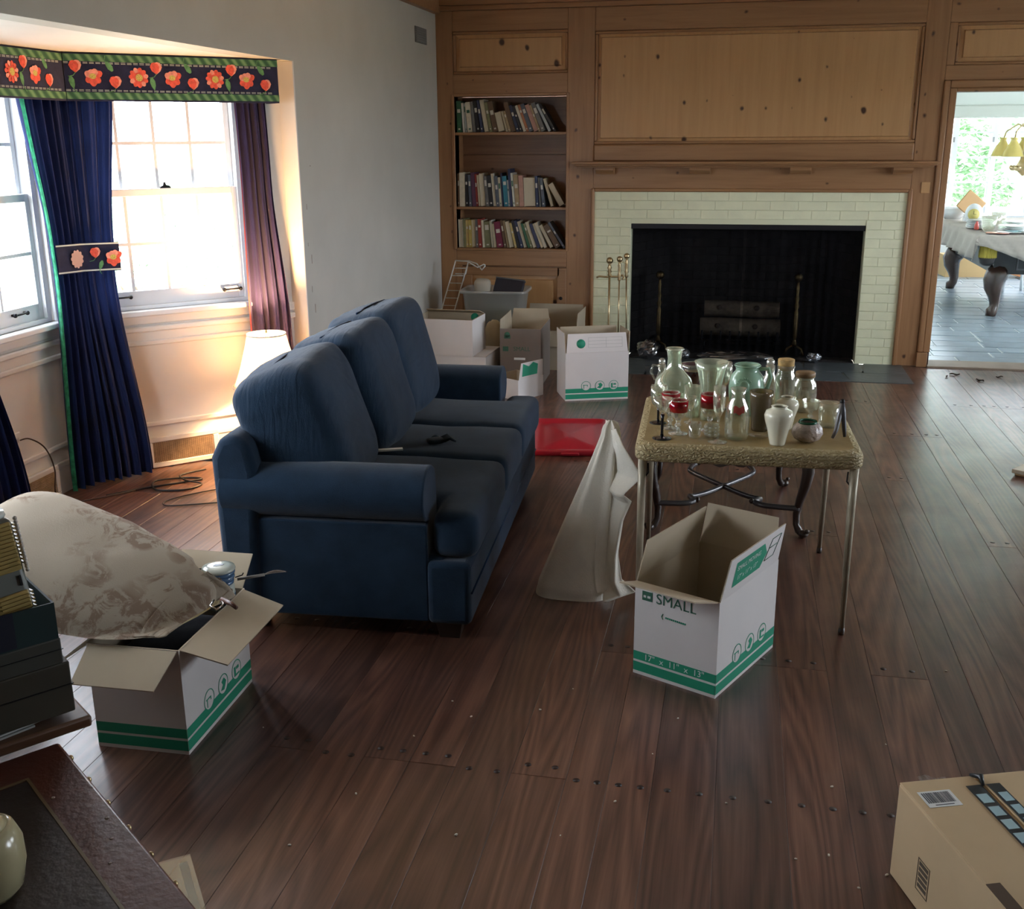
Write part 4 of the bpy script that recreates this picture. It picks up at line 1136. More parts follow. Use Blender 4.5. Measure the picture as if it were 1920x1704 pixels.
G().bb(-.045, .035, .195, .211, .0004, .0014, F).build('tape_label', M['pwhite'], body)
carton('moving_carton', 'low white carton with a green printed flap between sofa arm and SMALL carton', (-1.42, 7.02, 0), radians(-32), .25, .25, .14, {'x+': (6, .115)}, bands=())
tt = bpy.data.objects[[o.name for o in bpy.data.objects if o.get('label', '').startswith('low white carton')][0]]
Fp = face_M('x+', .25, .25) @ T(0, .14, -TK) @ RX(radians(6))
G().add([(-.09, .02, TK + .0008), (.06, .02, TK + .0008), (.06, .09, TK + .0008), (.01, .11, TK + .0008), (-.03, .085, TK + .0008), (-.09, .11, TK + .0008)], [(0, 1, 2, 3, 4, 5)], Fp).build('printed_arrow', M['green'], tt)
carton('moving_carton', 'closed white carton carrying the pale open carton behind the sofa', (-1.90, 7.26, 0), radians(-2), .52, .40, .25, {})
G().bb(-.26, .26, -.20, .20, .2461, .2499).build('closed_top', M['cart_w'], bpy.data.objects[[q.name for q in bpy.data.objects if q.get('label', '').startswith('closed white carton')][0]])
t, body, fo = carton('moving_carton', 'pale open carton on top of another carton behind the sofa back', (-1.945, 7.22, .2505), radians(-3), .43, .32, .25, {'y+': (-70, .08), 'x+': (178, .1)})
G().lathe([(.03, 0), (.03, .0006)], 18, face_M('y+', .43, .32) @ T(-.14, .22, -TK - .001)).build('printed_icon', M['green'], body)
t, body, fo = carton('moving_carton', 'wide tan carton with upright flaps standing against the cupboard door', (-1.365, 8.08, 0), radians(-1), .46, .42, .30, {'y+': (2, .14), 'x+': (3, .13), 'y-': (168, .12)}, out='cart_k')
carton('moving_carton', 'kraft carton under the clear storage tub in the corner', (-1.860, 8.03, 0), radians(1), .46, .44, .30, {'y-': (160, .15), 'x+': (172, .12)}, out='cart_k')
# crumpled packing paper poking from the corner carton
pp = plain('tan_packing_paper', (.58, .49, .33), .9)
g = G().pillow((.14, .17, .40), .7, 26, 20, T(-1.715, 7.62, .21), wob=.018, ws=16, seed=4)
lo = min(q[2] for q in g.v); g.v = [(a, b_, c_ - lo + .0005) for a, b_, c_ in g.v]
tag(g.build('packing_paper', pp), 'crumpled tan packing paper standing beside the SMALL carton', 'paper')

# --- taped kraft parcel at the right
e1 = Vector((.94, .34)); an = math.atan2(e1.y, e1.x)
bl, bw, bh = .375, .56, .25
e2 = Vector((e1.y, -e1.x))
c = Vector((.437, 2.312)) + e1 * bl / 2 + e2 * bw / 2
kp = thing('shipping_box', 'kraft shipping box with torn blue-black tape and white barcode label', 'box', (c.x, c.y, 0), an)
G().bb(-bl / 2, bl / 2, -bw / 2, bw / 2, 0, bh - .004).build('body', M['kraft'], kp, bevel=.004)
G().bb(-bl / 2 + .001, -.004, -bw / 2 + .001, bw / 2 - .001, bh - .004, bh).build('flap', M['kraft'], kp, bevel=.0015)
G().bb(.004, bl / 2 - .001, -bw / 2 + .001, bw / 2 - .001, bh - .003, bh + .001).build('flap', M['kraft'], kp, bevel=.0015)
tp = thing_tape = plain('black_tape', (.02, .026, .03), .3)
g = G()
def tpoly(s):
    pts = []
    for k in range(15):
        y_ = bw / 2 - .04 - k * .036
        pts.append((s * (.006 + .006 * abs(noise.noise(Vector((k * .9, s, 0))))), y_))
    return pts
for s, wd in ((-1, .045), (1, .04)):
    A = tpoly(s)
    for k in range(14):
        g.add([(A[k][0], A[k][1], bh + .0018), (A[k + 1][0], A[k + 1][1], bh + .0018), (s * wd, A[k + 1][1], bh + .0016), (s * wd, A[k][1], bh + .0016)], [(0, 1, 2, 3) if s < 0 else (3, 2, 1, 0)])
g.tube([(-.012, bw / 2 - .002, bh + .004), (.004, bw / 2 - .02, bh + .009), (-.004, bw / 2 - .045, bh + .003)], [.004, .008, .003], 7)
tape = g.build('tape', tp, kp)
tb_ = plain('pale_blue_print', (.38, .56, .62), .4)
for k in range(7):
    yy = bw / 2 - .075 - k * .048
    for s, x0, x1 in ((-1, -.040, -.014), (1, .014, .036)):
        if (k + (s > 0)) % 5 == 4: continue
        G().bb(x0, x1, yy - .034, yy, bh + .0019, bh + .0024).build('tape_print', tb_, tape, bevel=.0)
lbm = G().bb(-.168, -.088, bw / 2 - .105, bw / 2 - .045, bh + .0001, bh + .0007).build('barcode_label', plain('label_white', (.78, .80, .78), .6), kp)
g = G(); xx = -.162
random.seed(5)
while xx < -.096:
    d = random.choice((.0012, .002, .003)); g.bb(xx, xx + d, bw / 2 - .090, bw / 2 - .051, bh + .0008, bh + .0010); xx += d + random.choice((.001, .0018))
g.bb(-.150, -.105, bw / 2 - .099, bw / 2 - .096, bh + .0008, bh + .0010)
g.build('barcode', plain('barcode_ink', (.10, .11, .13), .7), lbm)
Fm = face_M('x-', bl, bw)
g = G()
for (a, b_, c_, d) in [(.115, .165, .05, .052), (.115, .165, .13, .132), (.115, .117, .05, .132), (.163, .165, .05, .132)]: g.bb(-a, -b_, c_, d, .0003, .0009, Fm)
for k in range(5): g.bb(-.121, -.159, .060 + k * .014, .070 + k * .014, .0003, .0006, Fm)
g.build('printed_panel', plain('brown_ink', (.10, .075, .05), .8), kp)
G().bb(-bl / 2 - .0006, -bl / 2 + .03, -bw / 2 + .06, -bw / 2 + .2, bh - .001, bh + .0006).build('hand_slot', plain('slot_shadow_board', (.10, .065, .04), .9), kp)
# torn strip of clear film behind it
fm = thin_glass('clear_film', (.9, .9, .95), .12, .06, .15, .4, (.7, .7, .78))
g = G().grid(lambda u, v: (.58 + .075 * u - .02 * v, 2.50 + .24 * v, .002 + .01 * abs(sin(u * 5 + v * 3)) + .004 * sin(v * 9)), 10, 14)
tag(g.build('plastic_film', fm), 'clear torn plastic film on the floor behind the shipping box', 'film')

# --- thin pale board edge entering at the right
pb = thing('loose_panel', 'pale cream board lying on the floor near the doorway', 'board', (1.77, 5.78, 0), radians(-38))
G().bb(-.20, .20, -.25, .25, .012, .034).build('board', plain('cream_board', (.62, .58, .46), .7), pb, bevel=.003)
G().bb(-.19, .19, -.23, -.19, 0, .012).bb(-.19, .19, .19, .23, 0, .012).build('batten', M['kraft'], pb)
# --- red storage tub lid
rl = thing('tub_cover', 'red plastic storage tub lid lying on the floor past the sofa', 'lid', (-.90, 5.985, 0), radians(9))
rm = plain('red_plastic', (.42, .012, .03), .32)
def rrect(a, b, r, n=5):
    P = []
    for cx, cy, a0 in ((a - r, b - r, 0), (-a + r, b - r, pi / 2), (-a + r, -b + r, pi), (a - r, -b + r, 1.5 * pi)):
        for k in range(n + 1):
            q = a0 + pi / 2 * k / n; P.append((cx + r * cos(q), cy + r * sin(q)))
    return P
g = G()
rings = [(.235, .355, .06, 0), (.24, .36, .06, .004), (.24, .36, .06, .026), (.232, .352, .055, .032), (.214, .334, .05, .032), (.206, .326, .048, .016), (.145, .265, .04, .015), (.137, .257, .04, .022), (.001, .001, .0005, .022)]
n = None; vs = []; fs = []
for a, b_, r_, z in rings:
    P = rrect(a, b_, r_); n = len(P); vs += [(x, y, z) for x, y in P]
for k in range(len(rings) - 1):
    for i in range(n): j = (i + 1) % n; fs.append((k * n + i, k * n + j, (k + 1) * n + j, (k + 1) * n + i))
g.add(vs, fs, None, 0, True)
g.build('lid_panel', rm, rl)
for s in (-1, 1): G().bb(-.05, .05, s * .352, s * .372, .004, .020).build('latch_tab', rm, rl, bevel=.004)
# ================================================================ CARD TABLE
ctb = thing('card_table', 'beige folding card table with padded quilted edge crowded with glassware', 'table', (.063, 4.003, 0), radians(1.8))
m, nt, b = newmat('tan_vinyl_pad'); v = coords(nt, (1, 1, 1))
f = noisy(nt, v, 5, 5, .65); L(nt, ramp(nt, f, [(.3, (.28, .195, .075)), (.55, (.37, .265, .11)), (.8, (.43, .32, .15))]), b.inputs['Base Color']); b.inputs['Roughness'].default_value = .5
bump(nt, b, noisy(nt, v, 90, 3), .25, .004); M['vinyl'] = m
m, nt, b = newmat('quilted_edge'); v = coords(nt, (1, 1, 1))
wv = N(nt, 'ShaderNodeTexWave', wave_type='BANDS', bands_direction='Z'); wv.inputs['Scale'].default_value = 26; wv.inputs['Distortion'].default_value = 9; wv.inputs['Detail'].default_value = 2; wv.inputs['Detail Scale'].default_value = 2.2; L(nt, v, wv.inputs['Vector'])
L(nt, ramp(nt, wv.outputs['Fac'], [(.1, (.36, .28, .13)), (.6, (.48, .39, .21))]), b.inputs['Base Color']); b.inputs['Roughness'].default_value = .55
bump(nt, b, wv.outputs['Fac'], .7, .006); M['quilt'] = m
tw, td = .388, .395
vs = []; fs = []
rings = [(tw - .03, td - .03, .05, .607), (tw - .004, td - .004, .05, .610), (tw, td, .05, .618), (tw, td, .05, .648), (tw - .004, td - .004, .05, .660), (tw - .016, td - .016, .05, .668), (tw - .03, td - .03, .045, .670)]
for a, b_, r_, z in rings:
    P = rrect(a, b_, r_, 7); n = len(P); vs += [(x, y, z) for x, y in P]
for k in range(len(rings) - 1):
    for i in range(n): j = (i + 1) % n; fs.append((k * n + i, k * n + j, (k + 1) * n + j, (k + 1) * n + i))
g = G().add(vs, fs, None, 0, True)
g.build('padded_edge', M['quilt'], ctb)
P = rrect(tw - .03, td - .03, .045, 7)
G().prism(P, .640, .6702).build('table_top', M['vinyl'], ctb)
G().prism(rrect(tw - .03, td - .03, .045, 7), .600, .612).build('under_frame', plain('beige_metal_frame', (.33, .28, .19), .45, .3), ctb)
lm = plain('beige_enamel_leg', (.40, .35, .25), .4, .2, var=.15, vs=12)
for sx in (-1, 1):
    for sy in (-1, 1):
        x0, y0 = sx * (tw - .028), sy * (td - .028); x1, y1 = sx * (tw - .028), sy * (td - .002)
        lg = G().tube([(x0, y0, .61), (x0, y0, .45), (x1, y1, .02)], [.0155, .0145, .009], 8).build('leg', lm, ctb)
        G().lathe([(.010, 0), (.012, .01), (.010, .025)], 10, T(x1, y1, 0)).build('foot_cap', M['darkwood'], lg)
        if sy < 0: G().tube([(x0 - sx * .02, y0, .595), (x0 - sx * .022, y0, .56), (x0 - sx * .01, y0, .545)], .003, 6).build('lock_brace', M['iron'], lg)
# ================================================================ carved stool behind the card table
cs = thing('carved_stool', 'dark carved stool with cabriole legs and scrolled X stretcher under the card table', 'stool', (0, 4.925, 0), radians(0))
feet = [(-.305, -.37), (.342, -.335), (.288, .365), (-.345, .335)]
for fx, fy in feet:
    ox, oy = (1 if fx > 0 else -1), (1 if fy > 0 else -1)
    pts = []
    for k, (z, o_) in enumerate(((.40, .0), (.36, .022), (.30, .030), (.24, .020), (.17, .0), (.10, -.014), (.05, -.012), (.022, .004), (.014, .018))):
        pts.append((fx - ox * .01 + ox * o_ * .8, fy - oy * .01 + oy * o_ * .8, z))
    lg = G().tube(pts, [.026, .028, .027, .024, .019, .016, .015, .017, .014], 10).build('leg', M['darkwood'], cs)
    G().sphere((fx + ox * .012, fy + oy * .012, .017), (.022, .022, .017), 12, 8).sphere((fx + ox * .026, fy + oy * .026, .034), .011, 10, 6).build('scroll_foot', M['darkwood'], lg)
C0 = Vector((-.002, 0, .105))
for fx, fy in feet:
    E0 = Vector((fx * .97, fy * .97, .125)); d = E0 - C0
    hx = Vector((1 if fx > 0 else -1, 0, 0))
    q = [C0, C0 + Vector((d.x * .24, d.y * .30, 0)), C0 + Vector((d.x * .42, d.y * .50, .004)), C0 + Vector((d.x * .50, d.y * .60, .012)), C0 + Vector((d.x * .46, d.y * .74, .02)), C0 + Vector((d.x * .42, d.y * .84, .022)), C0 + Vector((d.x * .50, d.y * .93, .021)), C0 + Vector((d.x * .66, d.y * .97, .02)), E0]
    pts = []
    for i in range(len(q) - 1):
        p0, p1, p2, p3 = q[max(i - 1, 0)], q[i], q[i + 1], q[min(i + 2, len(q) - 1)]
        for k in range(5):
            t_ = k / 5; pts.append(.5 * ((2 * p1) + (p2 - p0) * t_ + (2 * p0 - 5 * p1 + 4 * p2 - p3) * t_ ** 2 + (3 * p1 - p0 - 3 * p2 + p3) * t_ ** 3))
    pts.append(E0)
    st = G().tube(pts, .0125, 10).build('stretcher', plain('worn_dark_wood', (.075, .07, .072), .3, .2, coat=.3), cs)
    G().sphere(q[5] + Vector((-.012 * hx.x, 0, .004)), .013, 10, 6).build('scroll', M['darkwood'], st)
ap = G()
def apron(p, q_, nm):
    p, q_ = Vector(p), Vector(q_); d = (q_ - p); ln = d.length; d.normalize(); o = Vector((-d.y, d.x))
    poly = []
    for k in range(33):
        u = k / 32; s = 2 * abs(u - .5)
        poly.append((u * ln, .345 - .032 * cos(pi * s * 1.0) * (1 if s < .5 else .2) + .008 * sin(u * 40)))
    poly += [(ln, .40), (0, .40)]
    G().prism(poly, -.010, .010, Matrix(((d.x, 0, o.x, p.x), (d.y, 0, o.y, p.y), (0, 1, 0, 0), (0, 0, 0, 1)))).build(nm, M['darkwood'], cs)
for i in range(4): apron(feet[i], feet[(i + 1) % 4], 'apron')
G().prism([(fx * 1.06, fy * 1.06) for fx, fy in feet], .40, .43).build('seat_pad', cloth('dark_tapestry', (.05, .035, .03)), cs, bevel=.012, seg=3)

# ================================================================ GLASSWARE ON THE CARD TABLE
TZ = .6706
GL = thin_glass('clear_glass', (.96, .97, .92), .06, .08, .03, .80, (.95, .95, .80))
GC = thin_glass('cut_crystal', (.96, .97, .93), .14, .16, .06, .90, (.95, .95, .82))
GF = thin_glass('frosted_green_glass', (.91, .95, .88), .20, .09, .05, .75, (.85, .90, .72))
GR = thin_glass('ruby_glass', (.72, .01, .03), .35, .07, .03, .4, (.75, .01, .04))
GP = thin_glass('plum_glass', (.22, .02, .09), .12, .07, .03, .5, (.25, .02, .10))
GA = thin_glass('amber_frosted_glass', (.46, .38, .24), .35, .05, .12, .35, (.38, .32, .20))
GK = plain('black_glass', (.008, .008, .012), .12, coat=.5)
WC = plain('cream_glaze', (.80, .77, .60), .18, var=.04, vs=6, coat=.5)
MG = plain('mint_glaze', (.38, .60, .44), .2, var=.1, vs=14, coat=.5)
CK = plain('cork', (.50, .32, .12), .8, var=.3, vs=60)
WD = plain('acacia_lid', (.30, .19, .09), .5, var=.3, vs=10)
def wall(prof, t=.0025):
    """closed glass wall from an outer profile (bottom to rim)"""
    inner = [(max(.0006, r - t), z + (t * 1.6 if i == 0 else 0)) for i, (r, z) in enumerate(prof)]
    inner = [q for q in inner if q[1] >= prof[0][1]]
    return [(.0005, prof[0][1])] + prof + inner[::-1] + [(.0005, inner[0][1])]
def glass(name, label, x, y, prof, mat=GL, part='bowl', n=36, group=None, cat='glass', rz=0, t=.0025):
    o = thing(name, label, cat, (x, y, TZ), rz, group)
    G().lathe(wall(prof, t), n).build(part, mat, o)
    return o
def stemmed(name, label, x, y, bowl, stem_h, foot_r, mats=(GL, GL, GL), stem_r=.004, facet=0, band=None, group=None):
    o = thing(name, label, 'glass', (x, y, TZ), 0, group)
    G().lathe([(.0005, .0), (foot_r, 0), (foot_r, .002), (foot_r * .4, .005), (stem_r * 1.4, .009), (.0005, .009)], 32).build('foot', mats[2], o)
    st = [(stem_r * 1.3, .009), (stem_r, .02), (stem_r, stem_h * .5), (stem_r * (1.9 if facet else 1), stem_h * .62), (stem_r, stem_h * .8), (stem_r * 1.5, stem_h)]
    G().lathe(st, 8 if facet else 14, smooth=not facet).build('stem', mats[1], o)
    bo = G().lathe(wall([(r, z + stem_h) for r, z in bowl]), facet or 36, smooth=not facet).build('bowl', mats[0], o)
    if band:
        z0, z1, r0, r1, bm_ = band
        G().lathe([(r0, z0 + stem_h), (r1, z1 + stem_h), (r1 - .002, z1 + stem_h), (r0 - .002, z0 + stem_h)], 36, closed=True).build('ruby_band', bm_, o)
    return o
stemmed('martini_glass', 'martini glass with black stem and foot at the table corner', -.224, 3.687, [(.004, 0), (.012, .012), (.036, .058)], .088, .034, (GL, GK, GK), .005)
stemmed('cocktail_glass', 'clear cocktail glass with dark foot behind the black stemmed martini glass', -.253, 3.900, [(.010, 0), (.026, .02), (.031, .05), (.030, .085)], .058, .032, (GL, GK, GK), .0045)
o = glass('glass_decanter', 'round bellied clear glass decanter with wide straight neck', -.212, 4.125, [(.05, 0), (.068, .015), (.078, .05), (.078, .085), (.066, .125), (.040, .152), (.028, .17), (.026, .20), (.030, .232), (.034, .240)], GF, 'body', 40, cat='decanter')
G().lathe([(.033, .235), (.037, .238), (.033, .243)], 36, closed=True).build('rim', GL, o)
o = glass('glass_cruet', 'small clear cruet with looped handle behind the round decanter', -.268, 4.255, [(.024, 0), (.03, .03), (.026, .08), (.014, .12), (.016, .15)], GL, 'body', cat='cruet')
G().tube([(-.012, -.01, .145), (-.034, -.02, .15), (-.042, -.02, .12), (-.026, -.012, .09)], .005, 8).build('handle', GL, o); G().sphere((0, 0, .162), .014, 10, 8).build('stopper', GC, o)
rb = [(.008, 0), (.022, .014), (.030, .035), (.031, .055), (.033, .088)]
stemmed('ruby_goblet', 'ruby banded crystal goblet next to the cocktail glass', -.205, 3.835, rb, .048, .035, (GC, GC, GC), .007, 12, (.036, .084, .0318, .0342, GR), 'ruby banded goblets')
stemmed('ruby_goblet', 'shorter ruby banded crystal goblet between the shot glass and martini glass', -.172, 3.765, [(.008, 0), (.022, .012), (.030, .03), (.033, .075)], .05, .035, (GC, GC, GC), .007, 12, (.032, .072, .0318, .0342, GR), 'ruby banded goblets')
stemmed('ruby_goblet', 'ruby banded goblet with clear round bowl in front of the flared vase', -.062, 3.83, [(.008, 0), (.026, .012), (.035, .034), (.034, .06), (.034, .095)], .042, .034, (GL, GC, GC), .007, 0, (.045, .092, .0352, .0352, GR), 'ruby banded goblets')
glass('flared_vase', 'tall flared clear glass vase behind the ruby goblet', -.067, 3.99, [(.034, 0), (.034, .02), (.032, .06), (.038, .12), (.052, .19), (.064, .222)], GF, 'body', 40, cat='vase')
glass('shot_glass', 'small square based shot glass at the front of the table', -.111, 3.722, [(.019, 0), (.021, .008), (.023, .055)], GL, 'bowl', 20, t=.004)
o = thing('crystal_votive', 'cut crystal votive cube in front of the ruby goblet', 'votive', (-.052, 3.745, TZ), .2)
G().lathe(wall([(.020, 0), (.024, .006), (.026, .045)], .006), 8, smooth=False).build('bowl', GC, o)
g = G()
for k in range(8):
    a = 2 * pi * k / 8 + .39
    for z in (.01, .022, .034): g.sphere((.0235 * cos(a), .0235 * sin(a), z), .006, 6, 4)
g.build('cut_facets', GC, o)
stemmed('champagne_flute', 'slender clear champagne flute with thin stem', -.030, 3.675, [(.005, 0), (.018, .03), (.022, .07), (.020, .115)], .085, .034, (GL, GL, GL), .003)
o = glass('glass_carafe', 'clear ribbed glass carafe with a faded red label', .034, 3.738, [(.038, 0), (.042, .01), (.043, .08), (.038, .115), (.026, .14), (.022, .155), (.028, .182)], GL, 'body', 14, cat='carafe')
lbr = plain('faded_red_label', (.50, .10, .09), .6)
G().grid(lambda u, v: (.0432 * cos(-1.9 + .9 * u), .0432 * sin(-1.9 + .9 * u), .098 + .026 * v + .004 * sin(9 * u)), 12, 4).build('label', lbr, o)
o = thing('swan_dish', 'clear glass swan shaped dish beside the ribbed carafe', 'dish', (.112, 3.765, TZ), 0); o.scale = (.60, .60, .75)
g = G().lathe(wall([(.03, 0), (.05, .004), (.058, .012)], .003), 30, sy=.8).build('bowl', GL, o)
G().tube([(.05, -.02, .01), (.072, -.02, .018), (.078, -.018, .04), (.068, -.015, .058), (.056, -.015, .052)], [.008, .007, .006, .006, .004], 8).build('swan_neck', GL, o)
o = thing('mint_pitcher', 'mint green glazed pitcher with embossed medallion and looped handle', 'pitcher', (.066, 4.10, TZ), 0)
G().lathe(wall([(.045, 0), (.058, .02), (.066, .07), (.068, .11), (.060, .15), (.045, .168), (.043, .180), (.048, .190)], .005), 44).build('body', MG, o)
G().lathe([(.048, .186), (.051, .190), (.047, .194)], 40, closed=True).build('rim', MG, o)
G().tube([(.045, -.01, .178), (.078, -.014, .182), (.088, -.016, .15), (.078, -.014, .11), (.064, -.012, .09)], [.007, .008, .007, .007, .008], 10).build('handle', MG, o)
g = G().sphere((-.01, -.067, .12), (.020, .006, .024), 14, 8)
for k in range(20):
    a = 2 * pi * k / 20; g.sphere((-.01 + .028 * cos(a), -.064 + .004 * abs(cos(a)), .12 + .032 * sin(a)), .003, 6, 4)
g.build('medallion', MG, o)
glass('amber_tumbler', 'smoky amber frosted tumbler behind the carafe', .117, 3.866, [(.030, 0), (.031, .01), (.036, .07), (.041, .125), (.043, .145)], GA, 'bowl', 32, t=.004)
o = glass('cork_jar', 'tall clear jar with a fat cork stopper', .209, 4.125, [(.037, 0), (.039, .01), (.039, .14), (.034, .158), (.031, .165), (.033, .190)], GL, 'body', 36, cat='jar')
G().lathe([(.028, .172), (.031, .20), (.0315, .212), (.029, .214)], 28).build('cork', CK, o)
o = glass('lidded_jar', 'wide clear jar with a flat wooden lid', .287, 4.19, [(.038, 0), (.045, .012), (.047, .08), (.044, .11), (.034, .125), (.035, .135)], GL, 'body', 36, cat='jar')
G().lathe([(.034, .134), (.038, .136), (.038, .150), (.036, .153)], 32).build('wooden_lid', WD, o)
o = glass('squat_bottle', 'squat clear stoppered bottle behind the tall cork jar', .155, 4.235, [(.034, 0), (.04, .03), (.038, .09), (.018, .13), (.018, .165)], GL, 'body', cat='bottle'); G().sphere((0, 0, .178), .016, 12, 8).build('stopper', GC, o)
vp = [(.026, 0), (.027, .006), (.036, .05), (.048, .09), (.050, .105), (.044, .120), (.028, .128), (.026, .133), (.029, .137)]
o = thing('cream_vase', 'glossy cream ginger jar vase at the table front', 'vase', (.174, 3.683, TZ), 0, 'cream vases'); G().lathe(wall(vp, .004), 44).build('body', WC, o)
o = thing('cream_vase', 'smaller cream vase tucked behind the glossy ginger jar', 'vase', (.210, 3.905, TZ), 0, 'cream vases'); G().lathe(wall([(r * .86, z * .87) for r, z in vp], .004), 44).build('body', WC, o)
sb_ = plain('pink_pressed_glass', (.52, .44, .40), .15, var=.25, vs=25, bmp=.8, bs=55, coat=.4)
o = thing('shell_bowl', 'pinkish ribbed shell shaped glass bowl with green rim', 'bowl', (.276, 3.737, TZ), 0)
g = G(); prof = [(.022, 0), (.042, .012), (.052, .032), (.048, .052), (.036, .066), (.030, .068)]
vs = []; fs = []; n = 48; full = [(.0005, 0)] + prof + [(r - .005, z - .002) for r, z in prof[::-1][:4]] + [(.0005, .03)]
for r, z in full:
    for i in range(n):
        a = 2 * pi * i / n; k = 1 + .05 * abs(sin(a * 8)); vs.append((r * k * cos(a), r * k * sin(a) * .92, z))
for k in range(len(full) - 1):
    for i in range(n): j = (i + 1) % n; fs.append((k * n + i, k * n + j, (k + 1) * n + j, (k + 1) * n + i))
g.add(vs, fs, None, 0, True); g.build('bowl', sb_, o)
G().lathe([(.028, .066), (.033, .068), (.031, .076), (.027, .074)], 28, closed=True).build('green_rim', plain('bottle_green', (.01, .10, .05), .2), o)
glass('water_tumbler', 'plain thick based clear tumbler by the table edge', .364, 3.96, [(.034, 0), (.036, .006), (.038, .05), (.039, .091)], GL, 'bowl', 32, t=.003)
stemmed('sherbet_glass', 'cut crystal sherbet glass behind the pink shell bowl', .300, 3.985, [(.008, 0), (.026, .012), (.034, .045)], .045, .030, (GC, GC, GC), .006, 12)
stemmed('plum_goblet', 'plum coloured goblet with clear rim behind the round decanter', -.150, 4.33, [(.01, 0), (.034, .03), (.040, .065), (.043, .10)], .04, .034, (GP, GC, GC), .006, 0, (.075, .102, .042, .0445, GC))
stemmed('wine_glass', 'clear wine glass beside the mint pitcher', -.022, 4.170, [(.006, 0), (.026, .025), (.034, .06), (.030, .10)], .085, .033)
stemmed('liqueur_glass', 'tiny clear liqueur glass between decanter and flared vase', -.135, 3.93, [(.006, 0), (.018, .02), (.022, .05)], .05, .024)
glass('milk_glass', 'clear straight sided glass between the ruby goblet and the decanter', -.135, 4.02, [(.028, 0), (.03, .01), (.031, .12)], GF, 'bowl', 32)
ps = thing('plate_stand', 'grey folding plate stand beside the water tumbler', 'stand', (.395, 3.83, TZ), radians(-8))
gm_ = plain('grey_pewter', (.30, .31, .33), .35, .6)
for s in (-1, 1):
    G().tube([(-.022 * (s < 0) + .018 * (s > 0), -.05 if s < 0 else -.02, .004), (-.012 if s < 0 else .014, -.035 if s < 0 else -.01, .03), (-.004 if s < 0 else .006, -.01, .09), (0, 0, .125)], [.005, .008, .009, .007], 8).build('arm', gm_ if s < 0 else plain('dark_grey_pewter', (.12, .12, .13), .4, .5), ps)
G().tube([(0, 0, .122), (.006, .05, .05), (.012, .085, .004)], .006, 8).build('back_leg', gm_, ps)
G().lathe([(.008, .118), (.009, .126), (.006, .135)], 10).build('hinge', M['iron'], ps)
# ================================================================ WHITE SLIPCOVERED CUSHION standing on the floor
wcl = cloth('white_slipcover', (.80, .765, .66), bmp=.35, bs=160, var=.08, vs=6)
wc = thing('covered_cushion', 'wedge cushion standing in a white cloth slipcover beside the card table', 'cushion', (-.55, 3.83, 0), 0)
def ring(z):
    """left, right, front, back extent of the wedge at height z"""
    t_ = z / .67
    le = -.155 + (.112 + .155) * t_ ** 1.02; ri = .142 + (.150 - .142) * t_; fr = -.115 + .15 * t_; ba = .10 + .02 * t_
    return le, ri, fr, ba
def wedge(u, v):
    a = 2 * pi * u; z = .672 * v
    le, ri, fr, ba = ring(min(z, .62)); k = 1.0 if z < .61 else max(.02, sqrt(max(0, 1 - ((z - .61) / .062) ** 2)))
    cx, cy, rx, ry = (le + ri) / 2, (fr + ba) / 2, (ri - le) / 2, (ba - fr) / 2
    rx *= k; ry *= k
    pw = lambda c_: math.copysign(abs(c_) ** .62, c_)
    p = Vector((cx + rx * pw(cos(a)), cy + ry * pw(sin(a)), z))
    w_ = .010 * noise.noise(Vector((p.x * 7, p.y * 7, p.z * 3))) + .006 * sin(a * 7 + z * 4) * min(1, z * 5)
    p.x += cos(a) * w_; p.y += sin(a) * w_
    if v < .03: p.x *= .97; p.y = cy + (p.y - cy) * .95
    return p
G().grid(wedge, 72, 44, closed_u=True).build('slipcover', wcl, wc)
# loose cloth hanging in folds down the side
edge = [(.655, .150, .02), (.60, .175, -.02), (.495, .245, -.06), (.43, .180, -.085), (.40, .215, -.07), (.33, .195, -.085), (.20, .185, -.10), (.10, .20, -.11), (.045, .25, -.10), (.025, .17, -.13)]
def fold(u, v):
    q = v * (len(edge) - 1); i = min(int(q), len(edge) - 2); w_ = q - i
    z = edge[i][0] * (1 - w_) + edge[i + 1][0] * w_; ex = edge[i][1] * (1 - w_) + edge[i + 1][1] * w_; ey = edge[i][2] * (1 - w_) + edge[i + 1][2] * w_
    le, ri, fr, ba = ring(z)
    s0 = Vector((ri - .05, fr + .02 + .04 * (1 - v), z + .012)); s1 = Vector((ex, ey, z - .02 * sin(u * pi)))
    p = s0.lerp(s1, u)
    p.y += -.022 * sin(u * 9 + v * 2.5) * (.3 + .7 * v); p.x += .010 * sin(u * 6 + v * 7); p.z = max(p.z, .006)
    return p
o = G().grid(fold, 30, 60).build('loose_cloth', wcl, wc)
sd = o.modifiers.new('thick', 'SOLIDIFY'); sd.thickness = .003

